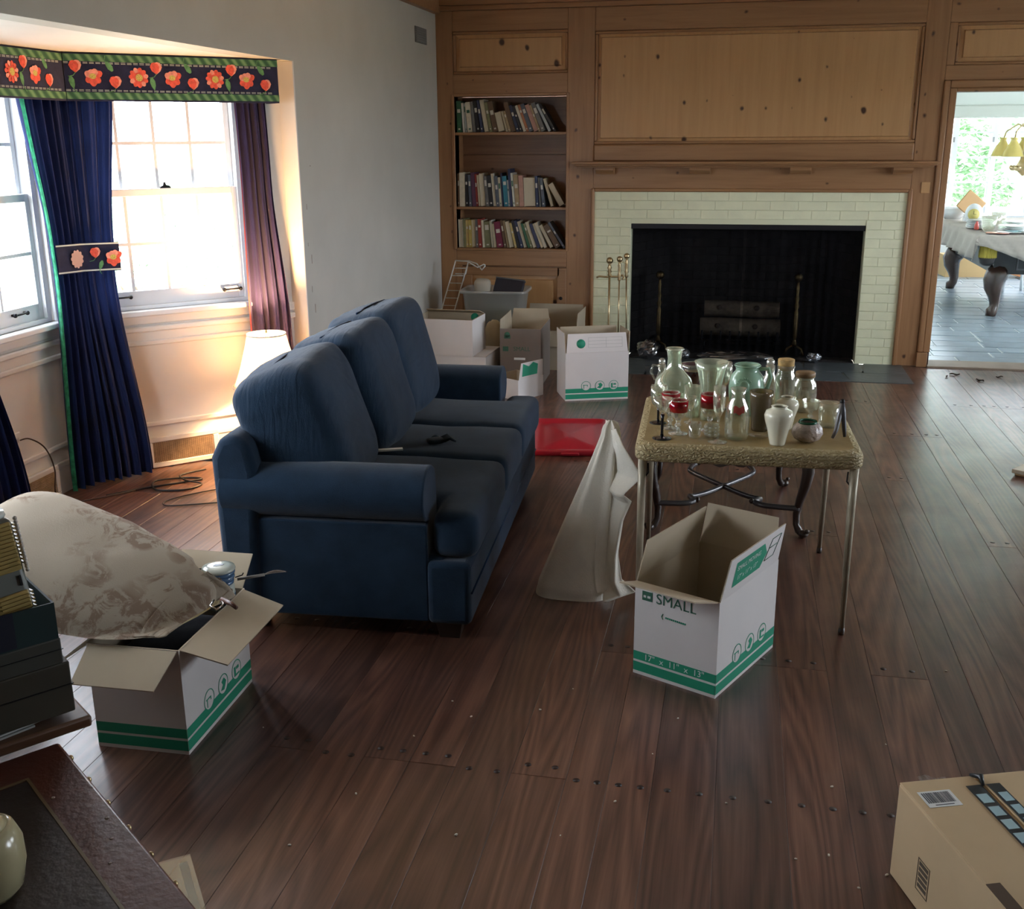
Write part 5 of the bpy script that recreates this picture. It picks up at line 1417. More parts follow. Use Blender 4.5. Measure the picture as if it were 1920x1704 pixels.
# ================================================================ BOOKS on the shelves
covm = {}
def cov(c):
    if c not in covm: covm[c] = plain('book_cover', c, .55, var=.12, vs=30, rnd=3)
    return covm[c]
PAGE = plain('book_pages', (.60, .54, .40), .9, var=.08, vs=40, stretch=(40, 1, 1))
LABM = plain('spine_print', (.62, .60, .52), .6)
ORD = ['first', 'second', 'third', 'fourth', 'fifth', 'sixth', 'seventh', 'eighth', 'ninth', 'tenth', 'eleventh', 'twelfth', 'thirteenth', 'fourteenth', 'fifteenth', 'sixteenth', 'seventeenth', 'eighteenth', 'nineteenth', 'twentieth',
       'twenty-first', 'twenty-second', 'twenty-third', 'twenty-fourth', 'twenty-fifth', 'twenty-sixth', 'twenty-seventh', 'twenty-eighth', 'twenty-ninth', 'thirtieth']
CN = {'green': (.03, .12, .06), 'cream': (.55, .50, .36), 'white': (.62, .62, .54), 'black': (.02, .02, .022), 'grey': (.16, .16, .15), 'brown': (.14, .085, .045), 'tan': (.36, .27, .15), 'navy': (.03, .04, .09),
      'red': (.28, .04, .03), 'orange': (.42, .16, .07), 'teal': (.03, .20, .27), 'maroon': (.18, .02, .05), 'plum': (.12, .05, .09), 'yellow': (.50, .38, .10), 'olive': (.20, .20, .10), 'pink': (.46, .26, .20), 'slate': (.10, .12, .15), 'ivory': (.66, .62, .48), 'silver': (.40, .45, .46), 'gold': (.55, .42, .16)}
def book(shelf, idx, col, x, th, h, lean, z, dep=.17, pages=False, y0=8.545):
    t_ = thing('book', '', 'book', (x, y0, z), 0, 'books on the ' + shelf)
    how = 'standing' if abs(lean) < 4 else ('slanting' if abs(lean) < 17 else 'steeply leaning')
    t_['label'] = ('%s %s book, %s from the plaster wall on the %s' % (how, col, ORD[idx], shelf)) + (', page edges out' if pages else '')
    t_.rotation_euler = (0, -radians(lean), 0)
    c = cov(CN[col]); b_ = .0022
    g = G().bb(0, b_, 0, dep, 0, h).bb(th - b_, th, 0, dep, 0, h)
    if pages: g.bb(b_, th - b_, dep - b_, dep, 0, h)
    else: g.bb(b_, th - b_, 0, b_, 0, h)
    g.build('cover', c, t_)
    G().bb(b_, th - b_, (.004 if pages else b_), (dep - b_ if pages else dep - .004), .003, h - .003).build('page_block', PAGE, t_)
    if not pages and (idx % 3 != 1):
        r = random.Random(idx * 7 + len(shelf)); za = h * r.uniform(.55, .72); zb = za + h * r.uniform(.06, .2)
        g = G().bb(th * .18, th * .82, -.0004, 0, za, zb).bb(th * .3, th * .7, -.0004, 0, h * .08, h * .13)
        g.build('spine_label', LABM if col not in ('cream', 'white', 'ivory', 'silver') else M['dgreen'], t_)
    return t_
random.seed(11)
def fill(shelf, z, spec, x_end, x0=-2.2095):
    """spec rows: (colour, thickness, height, lean deg, pages out). Tops lean towards the plaster wall; books touch, never cut"""
    def lay(k):
        xs = []; prev = None
        for col, th, h, lean, pg in spec:
            a = radians(lean); th *= k
            if prev is None: x = x0 + h * sin(a)
            else:
                px, pth, ph, pa = prev
                br = (px + pth * cos(pa), pth * sin(pa)); tr_ = (br[0] - ph * sin(pa), br[1] + ph * cos(pa))
                c = []
                for P in (br, tr_):
                    if P[1] <= h * cos(a): c.append(P[0] + P[1] * math.tan(a))
                zt = h * cos(a)
                if zt <= tr_[1]: c.append(br[0] - (zt - br[1]) * math.tan(pa) + h * sin(a))
                x = max(c) + .0016
            xs.append(x); prev = (x, th, h, a)
        return xs, prev[0] + prev[1] * cos(prev[3])
    lo, hi = .5, 2.5
    for _ in range(40):
        k = (lo + hi) / 2
        if lay(k)[1] > x_end: hi = k
        else: lo = k
    xs, e = lay(lo)
    for i, ((col, th, h, lean, pg), x) in enumerate(zip(spec, xs)):
        book(shelf, i, col, x, th * lo, h, lean, z + .0006, pages=pg, dep=min(.19, h * .72), y0=8.545 + .012 * random.random())
fill('top shelf', 1.735, x_end=-1.415, spec= [('green', .030, .235, 1, 0), ('white', .012, .22, 3, 0), ('silver', .010, .215, 4, 0), ('ivory', .030, .225, 5, 0), ('grey', .018, .23, 6, 0), ('black', .022, .24, 7, 0), ('navy', .016, .24, 8, 0), ('cream', .026, .245, 10, 1), ('olive', .018, .225, 11, 0), ('brown', .030, .23, 12, 0),
                           ('tan', .040, .15, 13, 1), ('cream', .012, .16, 15, 1), ('tan', .014, .16, 16, 0), ('brown', .026, .225, 17, 0), ('navy', .018, .205, 18, 0), ('black', .014, .20, 19, 0), ('ivory', .016, .205, 20, 0), ('orange', .016, .21, 20, 0), ('slate', .024, .215, 20, 0), ('pink', .026, .21, 21, 0), ('tan', .012, .21, 21, 0), ('grey', .024, .225, 22, 0), ('silver', .016, .225, 27, 0), ('black', .014, .22, 31, 0)])
fill('middle shelf', 1.166, x_end=-1.345, spec= [('brown', .010, .255, 0, 0), ('ivory', .034, .262, 0, 0), ('black', .016, .25, 1, 0), ('slate', .016, .245, 2, 0), ('plum', .022, .262, 3, 0), ('red', .012, .25, 3, 0), ('cream', .014, .245, 4, 1), ('ivory', .026, .255, 4, 1), ('grey', .018, .235, 5, 0), ('black', .026, .24, 5, 0), ('white', .016, .255, 5, 1), ('slate', .018, .235, 4, 0), ('cream', .014, .225, 4, 0), ('navy', .008, .26, 3, 0), ('teal', .026, .235, 4, 0), ('silver', .010, .205, 4, 0),
                              ('navy', .014, .29, 4, 0), ('white', .012, .26, 5, 0), ('tan', .026, .245, 4, 0), ('pink', .026, .24, 3, 0), ('ivory', .068, .225, 2, 1), ('navy', .016, .235, 3, 0), ('grey', .010, .225, 4, 0), ('slate', .018, .22, 6, 0), ('cream', .016, .225, 17, 1), ('tan', .034, .195, 30, 1)])
fill('bottom shelf', .842, x_end=-1.335, spec= [('white', .024, .222, 1, 1), ('olive', .014, .225, 1, 0), ('gold', .016, .215, 1, 0), ('yellow', .016, .217, 1, 0), ('cream', .020, .220, 1, 1), ('grey', .014, .223, 2, 0), ('red', .018, .225, 2, 0), ('ivory', .012, .215, 3, 0), ('olive', .034, .205, 3, 0), ('white', .010, .215, 5, 1), ('cream', .012, .19, 6, 1), ('maroon', .034, .205, 8, 0), ('brown', .014, .215, 9, 0), ('tan', .012, .215, 10, 0), ('cream', .022, .21, 11, 1), ('gold', .012, .20, 13, 0),
                             ('black', .014, .22, 14, 0), ('navy', .014, .22, 15, 0), ('ivory', .016, .215, 16, 1), ('green', .012, .20, 18, 0), ('olive', .012, .20, 18, 0), ('cream', .018, .215, 19, 1), ('navy', .016, .20, 20, 0), ('ivory', .014, .205, 21, 1), ('white', .014, .215, 22, 1), ('tan', .020, .20, 28, 1), ('brown', .030, .20, 31, 0), ('slate', .012, .235, 33, 0)])

# ================================================================ FIRE TOOLS, ANDIRONS, LOGS
ft = thing('fire_tool_stand', 'brass fire tool stand with ball finials in front of the painted brick', 'stand', (-.93, 8.24, .0035), 0)
G().lathe([(.10, 0), (.10, .012), (.05, .03), (.02, .05), (.0001, .05)], 24).build('base', M['brass'], ft)
G().tube([(-.01, 0, .04), (-.012, 0, .66)], .008, 10).build('pole', M['brass'], ft)
G().lathe([(.008, .66), (.016, .675), (.010, .69), (.017, .70), (.011, .715), (.018, .73), (.010, .745), (.012, .755)], 14, T(-.012, 0, 0)).sphere((-.012, 0, .785), .026, 16, 10).build('finial', M['brass'], ft)
G().tube([(-.11, -.01, .655), (-.09, -.01, .665), (-.05, -.005, .660), (-.012, 0, .662), (.05, .005, .662), (.09, .0, .675), (.10, -.01, .655), (.085, -.015, .645)], .0075, 8).build('crossbar', M['brass'], ft)
tl_ = [('fire_poker', 'brass handled poker hanging on the fire tool stand', -.800, 8.235, 0), ('ash_brush', 'brass handled hearth tool hanging next to the poker', -.862, 8.20, 1)]
for nm, lb, x, y, kind in tl_:
    o = thing(nm, lb, 'fire tool', (x, y, .06), 0)
    G().tube([(0, 0, .08), (.0 if kind else -.012, 0, .60)], .0055, 8).build('shaft', M['brass'], o)
    zt = .60 if kind == 0 else .58
    G().lathe([(.007, 0), (.014, .012), (.009, .03), (.015, .045), (.009, .06), (.014, .08), (.010, .10), (.014, .115), (.009, .13), (.011, .14)], 14, T(-.012 * (1 - kind), 0, zt)).sphere((-.012 * (1 - kind), 0, zt + .165), .023, 14, 9).build('grip', M['brass'], o)
    if kind: G().lathe([(.012, .0), (.035, .0), (.03, .05), (.012, .08)], 14).build('brush_head', M['black'], o)
    else: G().tube([(0, 0, .08), (0, 0, 0), (.0, -.012, -.03)], [.0055, .005, .002], 8).tube([(0, 0, .03), (.02, 0, .01), (.03, 0, -.015)], [.005, .004, .002], 8).build('hook_tip', M['iron'], o)
ab = plain('dark_andiron_brass', (.20, .145, .07), .4, 1.0, var=.4, vs=14)
for x, lb in ((-.585, 'tarnished brass andiron at the fire tool side of the firebox'), (.49, 'tarnished brass andiron at the doorway side of the firebox')):
    o = thing('andiron', lb, 'andiron', (x, 8.68, .0175), 0, 'pair of andirons')
    G().lathe([(.018, .07), (.026, .09), (.014, .12), (.014, .13), (.020, .15), (.020, .34), (.012, .36), (.022, .39), (.012, .42), (.020, .45), (.012, .48), (.016, .54), (.010, .56), (.012, .58)], 16).sphere((0, 0, .615), .034, 16, 10).build('post', ab, o)
    G().tube([(-.07, -.02, .0), (-.055, -.01, .05), (0, 0, .085), (.055, -.01, .05), (.07, -.02, .0)], .012, 8).build('arched_feet', ab, o)
    G().tube([(0, 0, .08), (0, .15, .08), (0, .27, .08), (0, .285, .07), (0, .285, 0)], .011, 8).build('log_rest', M['iron'], o)
gr = thing('fire_grate', 'black iron fire grate holding two birch logs', 'grate', (.06, 8.93, .0045), 0)
g = G()
for k in range(9): g.tube([(-.30 + .075 * k, -.13, .17), (-.30 + .075 * k, -.12, .10), (-.30 + .075 * k, .12, .10)], .008, 6)
g.build('bars', M['iron'], gr)
G().tube([(-.34, -.08, .09), (.34, -.08, .09)], .009, 6).tube([(-.34, .08, .09), (.34, .08, .09)], .009, 6).build('cross_bars', M['iron'], gr)
for sx in (-.28, .28):
    for sy in (-.08, .08): G().tube([(sx, sy, .085), (sx, sy, 0)], .009, 6).build('leg', M['iron'], gr)
bark = plain('birch_bark', (.13, .105, .075), .85, var=.45, vs=9, bmp=.5, bs=30)
ends = plain('log_end', (.28, .20, .11), .8, var=.2, vs=30)
for nm, lb, x, y, z, ln, r, a in (('log', 'lower split birch log on the grate', .06, 8.90, .1905, .64, .075, .02), ('log', 'upper split birch log resting on the lower one', .07, 8.965, .331, .60, .068, .0)):
    o = thing(nm, lb, 'log', (x, y, z), a, 'logs on the grate')
    g = G().tube([(-ln / 2, 0, 0), (-ln / 4, 0, .004), (0, 0, 0), (ln / 4, .003, -.003), (ln / 2, 0, 0)], [r * .96, r, r * .98, r, r * .95], 18, cap=False).build('bark', bark, o)
    G().lathe([(r * .95, 0), (r * .95, .002)], 18, T(ln / 2 - .002, 0, 0) @ RY(pi / 2)).lathe([(r * .95, 0), (r * .95, .002)], 18, T(-ln / 2, 0, 0) @ RY(pi / 2)).build('cut_end', ends, o)
    for kx in (-.18, .12): G().sphere((kx, -r * .93, .02), (.022, .012, .022), 10, 6).build('knot', plain('birch_knot', (.06, .045, .035), .9), o)
foil = plain('crumpled_foil', (.30, .32, .35), .22, .85)
fdark = thin_glass('dark_plastic_wrap', (.5, .5, .55), .10, .22, .12, .7, (.10, .11, .13))
random.seed(3)
for k, (nm, lb, x, y, d, mt) in enumerate((('plastic_wrap', 'big crumple of clear plastic wrap on the hearth beside the andiron foot', -.64, 8.42, (.17, .12, .13), fdark), ('foil_ball', 'small ball of crumpled foil by the firebox mouth', -.36, 8.46, (.09, .07, .07), foil),
                                           ('plastic_wrap', 'long flat crumple of dark plastic on the hearth below the logs', .03, 8.44, (.58, .14, .07), fdark), ('foil_ball', 'crumpled foil scrap beneath the doorway side andiron', .425, 8.45, (.10, .06, .035), foil), ('foil_ball', 'crumpled foil wad in the doorway side corner of the firebox', .63, 8.45, (.10, .07, .075), foil))):
    vs = G().pillow(d, .9, 26, 16, T(x, y, d[2] / 2 + .004), wob=.030, ws=22, seed=k * 5.3)
    vs.sm = [False] * len(vs.sm); lo = min(q[2] for q in vs.v); vs.v = [(a, b_, c_ - lo + .0036) for a, b_, c_ in vs.v]
    tag(vs.build(nm, mt), lb, 'wrap' if 'plastic' in nm else 'foil')

# ================================================================ CLEAR TUB, BLACK CASE, WIRE RACK in the corner
tubm = thin_glass('cloudy_plastic', (.90, .92, .92), .34, .08, .15, .4, (.85, .87, .85))
tu = thing('storage_tub', 'cloudy clear plastic storage tub full of papers below the bookcase', 'tub', (-1.79, 8.04, .302), radians(2))
rings = [(.20, .135, .04, 0), (.205, .14, .04, .004), (.235, .165, .05, .26), (.255, .185, .055, .262), (.255, .185, .055, .285), (.248, .178, .05, .285), (.230, .160, .045, .27), (.20, .135, .04, .008)]
vs = []; fs = []
for a, b_, r_, z in rings:
    P = rrect(a, b_, r_, 5); n = len(P); vs += [(x, y, z) for x, y in P]
for k in range(len(rings) - 1):
    for i in range(n): j = (i + 1) % n; fs.append((k * n + i, k * n + j, (k + 1) * n + j, (k + 1) * n + i))
fs.append(tuple(range(n))[::-1])
G().add(vs, fs, None, 0, True).build('tub_body', tubm, tu)
random.seed(9)
for k in range(4):
    o = thing('paper_bundle', ('cream', 'buff', 'pale yellow', 'grey')[k] + ' paper bundle inside the storage tub', 'paper', (-1.795 + .008 * k, 8.04, .3115 + .052 * k), radians(random.uniform(-4, 4)))
    for j in range(3): G().box((.01 * j, 0, .008 + .016 * j), (.22 - .02 * j, .17, .0155), RZ(.03 * j)).build('sheet_stack', plain('old_paper', ((.60, .55, .40), (.52, .45, .30), (.60, .55, .34), (.36, .36, .34))[k], .9), o)
o = thing('paper_bag', 'creased tan paper bag sagging over the tub edge', 'bag', (-1.895, 8.04, .531), radians(10))
G().pillow((.13, .13, .12), .55, 22, 14, T(0, 0, .066), wob=.006, ws=14, seed=2).build('bag_body', plain('tan_bag', (.44, .40, .32), .9), o)
o = thing('black_case', 'flat black hard case tilted on top of the storage tub', 'case', (-1.69, 8.0, .565), radians(-6))
o.rotation_euler = (radians(58), radians(5), radians(-6))
G().bb(-.115, .115, -.02, .10, -.018, .018).build('case_body', plain('navy_black_case', (.014, .016, .028), .35), o, bevel=.008)
G().bb(-.117, .117, .097, .108, -.020, .020).build('case_edge', plain('grey_case_trim', (.10, .10, .10), .4), o, bevel=.004)
wr = thing('wire_rack', 'white wire shelf rack leaning in the corner behind the tub', 'rack', (-2.243, 8.22, .006), 0)
wm = plain('white_wire', (.66, .66, .62), .4)
# frame: two long side wires, rungs and a folded bracket on top
B0, T0 = Vector((-.09, -.28, .0)), Vector((.09, .0, .765)); S_ = Vector((.105, .0, 0))
G().tube([B0, T0], .006, 6).build('side_wire', wm, wr); G().tube([B0 + S_, T0 + S_], .006, 6).build('side_wire', wm, wr)
for k in range(14):
    q = B0.lerp(T0, .05 + .95 * k / 13); G().tube([q, q + S_], .0035, 6).build('rung', wm, wr)
G().tube([T0, T0 + Vector((.10, -.03, .0)), T0 + Vector((.19, -.05, -.045)), T0 + Vector((.24, -.05, -.02)), T0 + Vector((.25, -.05, -.028))], .006, 6).tube([T0 + S_, T0 + S_ + Vector((.07, -.02, -.02)), T0 + Vector((.225, -.06, -.062)), T0 + Vector((.25, -.05, -.03))], .006, 6).build('bracket', wm, wr)
G().tube([T0 + S_, T0 + S_ + Vector((-.02, -.02, -.10)), T0 + Vector((.0, -.02, -.10))], .005, 6).build('brace', wm, wr)

# ================================================================ WALL VENT
o = thing('wall_vent', 'small grey vent plate high on the plaster wall near the pine corner', 'vent', (-2.345, 8.07, 2.415), 0)
G().bb(0, .008, -.145, .145, -.055, .055).build('plate', plain('grey_vent', (.17, .175, .17), .6), o, bevel=.003)
for k in range(6): G().bb(.008, .011, -.13, .13, -.045 + .016 * k, -.036 + .016 * k).build('louver', plain('grey_louver', (.20, .205, .20), .6), o)
# ================================================================ PILLOW, BAG AND CANISTERS in the sofa-end carton
m, nt, b = newmat('toile_ticking'); v = coords(nt, (1, 1, 1))
n1 = noisy(nt, v, 14, 6, .7, 1.2); n2 = noisy(nt, v, 4.5, 2, .5)
msk = ramp(nt, n2, [(.48, (0, 0, 0)), (.56, (1, 1, 1))]); fig = ramp(nt, n1, [(.44, (1, 1, 1)), (.52, (0, 0, 0))])
mul = N(nt, 'ShaderNodeMath', operation='MULTIPLY'); L(nt, msk, mul.inputs[0]); L(nt, fig, mul.inputs[1])
mx = N(nt, 'ShaderNodeMix', data_type='RGBA'); L(nt, mul.outputs[0], mx.inputs[0]); mx.inputs[6].default_value = (.40, .345, .275, 1); mx.inputs[7].default_value = (.25, .185, .14, 1)
L(nt, mx.outputs[2], b.inputs['Base Color']); b.inputs['Roughness'].default_value = .95; b.inputs['Specular IOR Level'].default_value = .1
bump(nt, b, noisy(nt, v, 220, 2), .3, .003); M['toile'] = m
pw = thing('bed_pillow', 'large beige toile patterned bed pillow slumped over the carton', 'pillow', (-1.885, 2.685, .422), 0)
pw.rotation_euler = (radians(22), radians(18), radians(-7))
G().pillow((.78, .46, .21), .55, 60, 36, wob=.016, ws=4, seed=2, e2=.75).build('pillow_body', M['toile'], pw)
# open hem of the pillowcase at the low end
def hem(u, v):
    a = 2 * pi * u; p_ = lambda c_: math.copysign(abs(c_) ** .7, c_)
    k = 1 - .12 * v
    return (.31 + .095 * v + .012 * sin(a * 3), (.195 * k) * p_(cos(a)) + .01 * sin(a * 5), (.085 - .045 * v) * p_(sin(a)) - .03 * v + .008 * sin(a * 4 + v))
h_ = G().grid(hem, 60, 10, closed_u=True).build('pillowcase_hem', M['toile'], pw)
h_.modifiers.new('thick', 'SOLIDIFY').thickness = .003
for vv in (.25, .75): G().tube([Vector(hem(i / 48, vv)) * 1.004 for i in range(48)] + [Vector(hem(0, vv)) * 1.004], .0022, 5).build('hem_stitching', plain('taupe_thread', (.30, .24, .18), .9), h_)
G().pillow((.20, .32, .08), .6, 24, 14, T(.31, 0, -.015), wob=.01, ws=9).build('inner_pillow', cloth('yellowed_ticking', (.52, .45, .26)), pw)
# the soft pillow rests on the carton rim and dents against the canister
bpy.context.view_layer.update()
for q in pw.children_recursive:
    W = pw.matrix_world @ q.matrix_local if q.parent is pw else pw.matrix_world; Wi = W.inverted()
    for v_ in q.data.vertices:
        p = W @ v_.co
        if -1.92 < p.x < -1.38 and 2.27 < p.y < 3.08 and p.z < .352: p.z = .352 + .02 * (p.z - .352)
        d = Vector((p.x + 1.527, p.y - 2.840))
        if d.length < .074 and p.z > .27:
            d = d.normalized() * .074 if d.length > 1e-4 else Vector((-.074, 0)); p.x, p.y = -1.527 + d.x, 2.840 + d.y
        v_.co = Wi @ p
o = thing('dark_bag', 'blue black cloth bag stuffed in the carton below the pillow', 'bag', (-1.613, 2.678, .0055), radians(1))
G().pillow((.235, .38, .265), .45, 30, 20, T(0, 0, .1375), wob=.005, ws=8).build('bag_body', cloth('ink_cloth', (.012, .015, .03)), o)
o = thing('duffel_bag', 'dark navy duffel bag on the floor holding up the pillow', 'bag', (-2.42, 2.80, 0), radians(-8))
G().pillow((.36, .42, .38), .6, 30, 20, T(0, 0, .19), wob=.02, ws=7, seed=8).build('bag_body', cloth('navy_canvas', (.012, .016, .035)), o)
G().tube([(-.02, -.2, .2), (.06, -.24, .34), (.12, -.2, .40), (.15, -.12, .36)], .009, 8).build('strap', M['black'], o)
bl = plain('blue_glaze', (.10, .19, .33), .18, coat=.5); wh = plain('pale_glaze', (.58, .64, .58), .18, coat=.5)
o = thing('lidded_canister', 'blue and white striped canister with wire clasp standing in the carton', 'canister', (-1.527, 2.840, .290), radians(20))
G().lathe([(.040, 0), (.044, .006), (.045, .07), (.044, .075)], 36).build('lower_pot', wh, o)
G().lathe([(.0455, .02), (.0462, .022), (.0462, .045), (.0455, .047)], 36, closed=True).build('blue_stripe', bl, o)
for z, r in ((.078, .044), (.094, .047), (.110, .049)): G().lathe([(r - .004, z), (r, z + .003), (r + .001, z + .010), (r - .003, z + .0135)], 36).build('stripe_ring', bl, o)
ld = G().lathe([(.050, .124), (.052, .128), (.050, .134), (.030, .139), (.0005, .140)], 36).build('lid', wh, o)
G().prism([(-.016, -.006), (-.004, -.010), (.014, -.004), (.018, .006), (.004, .008), (-.010, .010)], .1395, .1405).build('painted_mark', plain('navy_mark', (.03, .06, .09), .4), ld)
G().tube([(-.048, 0, .115), (-.062, 0, .122), (-.064, 0, .132), (-.050, 0, .130)], .002, 6).build('wire_clasp', M['iron'], o)
G().tube([(.048, 0, .095), (.070, .004, .10), (.074, 0, .108)], .002, 6).build('wire_clasp', M['iron'], o)
wk = plain('steel_wire', (.6, .6, .6), .25, 1.0)
o = thing('wire_whisk', 'steel wire whisk lying across the carton flap beside the canister', 'whisk', (-1.43, 2.90, .365), radians(30))
for k in range(4):
    a = k * pi / 4
    pts = [(.02 + .055 * sin(pi * s / 10 / 1) * 0 + .075 * s / 10, .014 * sin(pi * s / 10) * cos(a), .012 + .014 * sin(pi * s / 10) * sin(a) * .6) for s in range(11)]
    G().tube(pts, .0013, 5).build('wire_loop', wk, o)
G().tube([(-.06, 0, .008), (.025, 0, .012)], .005, 8).build('handle', plain('grey_handle', (.25, .24, .22), .5), o)
o = thing('scissors', 'brown handled scissors poking from below the pillow hem onto the flap', 'scissors', (-1.42, 2.66, .395), radians(-40))
G().tube([(-.02, 0, 0), (.03, .008, .002), (.055, .012, -.004)], [.008, .007, .006], 8).build('handle', plain('brown_handle', (.12, .05, .035), .4), o)
G().tube([(-.03, -.02, .0), (.0, -.045, .0), (.03, -.038, -.004), (.015, -.01, .0), (-.02, -.002, .0)], .003, 6).build('finger_loop', wk, o)

# ================================================================ LEATHER TOPPED LOW TABLE at the left front
E1 = Vector((.79, -.615)); E2 = Vector((.615, .79)); corner = Vector((-1.217, 1.587))
lt = thing('leather_table', 'red-brown leather edged low table with brass tacks in the front corner', 'table', (corner.x, corner.y, 0), math.atan2(E1.y, E1.x))
# local x runs along the tacked edge towards the viewer, local y towards +E2; the top lies at y<0
leath = plain('red_brown_leather', (.115, .036, .024), .42, var=.25, vs=5, bmp=.12, bs=70)
inset = plain('worn_dark_leather', (.050, .036, .033), .45, var=.3, vs=3, bmp=.12, bs=70)
G().bb(0, 1.05, -.62, 0, .545, .600).build('top_slab', leath, lt, bevel=.006, seg=3)
G().bb(.10, .95, -.52, -.088, .600, .6012).build('leather_inset', inset, lt)
G().bb(.09, .96, -.0885, -.083, .600, .6018).bb(.09, .0955, -.53, -.0885, .600, .6018).build('tooled_line', plain('gilt_line', (.20, .14, .07), .5), lt)
for k in range(11): G().sphere((.06 + .093 * k, .001, .592), (.006, .005, .006), 10, 6).build('brass_tack', M['brass'], lt)
for x_, y_ in ((.06, -.06), (.99, -.06), (.06, -.56), (.99, -.56)): G().bb(x_ - .028, x_ + .028, y_ - .028, y_ + .028, 0, .545).build('leg', M['darkwood'], lt, bevel=.005)
for k, (x_, y_, r_) in enumerate(((.66, -.030, .008), (.30, -.02, .004), (.42, -.06, .003), (.18, -.07, .004), (.36, -.035, .003))): G().lathe([(r_, .6003), (r_ * .6, .6008)], 10, T(x_, y_, 0)).build('scuff', plain('pale_scuff', (.30, .22, .17), .7), lt)
def tl(x_, y_, z_=0): q = corner + E1 * x_ + E2 * y_; return (q.x, q.y, z_)
RT = math.atan2(E1.y, E1.x)
br = thing('wooden_tray', 'thick brown wooden board on the leather table carrying a stack of file boxes', 'tray', tl(0, 0, .6005), RT)
G().bb(-.50, -.012, -.62, .070, .0, .024).build('board', plain('tray_wood', (.13, .062, .030), .45, var=.25, vs=5, stretch=(8, 1, 8)), br, bevel=.006)
pm = plain('grey_paper', (.42, .43, .41), .8)
o = thing('papers', 'loose grey papers on the wooden board below the file boxes', 'papers', tl(-.05, -.10, .625), RT + .12)
G().bb(-.10, .02, -.16, .07, 0, .004).build('sheet', pm, o); G().bb(-.07, .015, -.03, .095, .0042, .007).build('sheet', plain('white_note', (.60, .62, .60), .8), o); G().bb(-.12, .012, .075, .09, .0042, .009).build('dark_ruler', M['black'], o)
dk = [('file_box', 'dark olive file box at the bottom of the stack', -.030, .047, .636, .106, (.052, .046, .030)), ('file_box', 'olive grey file box in the middle of the stack', -.030, .037, .7425, .052, (.060, .062, .050)), ('file_box', 'dark green open file tray on top of the stack', -.030, .034, .795, .073, (.012, .035, .036))]
for k, (nm, lb, ex, ry, z, h_, c_) in enumerate(dk):
    o = thing(nm, lb, 'file box', tl(ex, ry, z), RT, 'file boxes on the tray')
    mt = plain('file_board', c_, .7, var=.15, vs=6)
    d_, w_ = .30, .40
    if k < 2:
        G().bb(-d_, 0, -w_, 0, 0, h_).build('box_body', mt, o, bevel=.003)
        G().bb(-d_ - .002, .002, -w_ - .002, .002, h_ * .55, h_ * .57).build('lid_seam', M['black'], o)
    else:
        G().bb(-d_, 0, -w_, 0, 0, .004).bb(-.004, 0, -w_, 0, .004, h_).bb(-d_, -d_ + .004, -w_, 0, .004, h_).bb(-d_ + .004, -.004, -.004, 0, .004, h_).bb(-d_ + .004, -.004, -w_, -w_ + .004, .004, h_).build('tray_body', mt, o)
G().bb(.0, .0022, -.40, -.075, .004, .075).build('cover_sheet', plain('midnight_board', (.008, .012, .028), .6), o)
# vintage fan heater standing in the top tray
hv = thing('fan_heater', 'vintage grey fan heater with two yellowed slatted grilles standing in the green tray', 'heater', tl(-.054, .012, .8210), RT + .05)
hv.rotation_euler = (radians(4), radians(-8), RT + .05)
gb = plain('grey_enamel', (.20, .22, .20), .4); yel = plain('yellowed_plastic', (.46, .34, .11), .45, var=.12, vs=12)
G().bb(-.10, 0, -.085, .0, 0, .215).build('case', gb, hv, bevel=.012, seg=3)
G().lathe([(.046, .212), (.050, .216), (.048, .226), (.0005, .230)], 30, T(-.05, -.042, 0), sy=.9).build('cap', plain('white_cap', (.62, .68, .66), .25), hv)
for z0, z1 in ((.115, .208), (.012, .075)):
    pn = G().bb(-.002, .006, -.072, -.006, z0, z1).build('grille', yel, hv, bevel=.003)
    z = z0 + .008
    while z < z1 - .006:
        G().bb(.006, .0105, -.060, -.008, z, z + .0032).build('slat', yel, pn); G().bb(-.03, -.004, .0, .004, z, z + .0032).build('slat', yel, pn)
        z += .0075
for k in range(9): G().bb(-.09, -.02, -.0875, -.084, .03 + .018 * k, .036 + .018 * k).build('vent_slot', M['black'], hv)
ch_ = G()
for k in range(16): ch_.sphere((.004 - .0004 * k, .004, .212 - .0068 * k), .0042, 8, 6)
lab(ch_.build('bead_chain', plain('bead_white', (.66, .62, .56), .3), hv), 'white bead pull chain')
G().bb(.0, .003, -.016, -.012, .085, .105).build('switch', M['black'], hv)
o = thing('steel_spoon', 'bright steel spoon handle sticking out of the green tray', 'spoon', tl(-.07, -.165, .803), RT + 1.3)
G().tube([(-.06, 0, .02), (.0, 0, .06), (.06, 0, .085)], [.007, .005, .004], 8).sphere((-.085, 0, .012), (.03, .018, .006), 12, 6).build('spoon_body', wk, o)
mg = thing('cream_jug', 'cream glazed jug with dark ring handle on the leather table', 'jug', tl(.37, -.225, .6015), RT - .5)
G().lathe(wall([(.040, 0), (.05, .012), (.058, .05), (.057, .085), (.048, .108), (.040, .114)], .006), 40).lathe([(.040, .112), (.030, .121), (.0005, .124)], 36).build('jug_body', plain('cream_ware', (.52, .47, .28), .22, var=.1, vs=6, coat=.4), mg)
G().tube([(.052 + .026 * sin(pi * k / 10) , .0, .028 + .062 * k / 10) for k in range(11)], .006, 8).build('ring_handle', plain('dark_handle', (.07, .05, .035), .4), mg)
G().prism([(-.02, -.003), (.0, -.006), (.004, .002), (-.018, .004)], 0, .001, T(-.005, -.0465, .108) @ RX(pi / 2)).build('chip', M['iron'], mg)
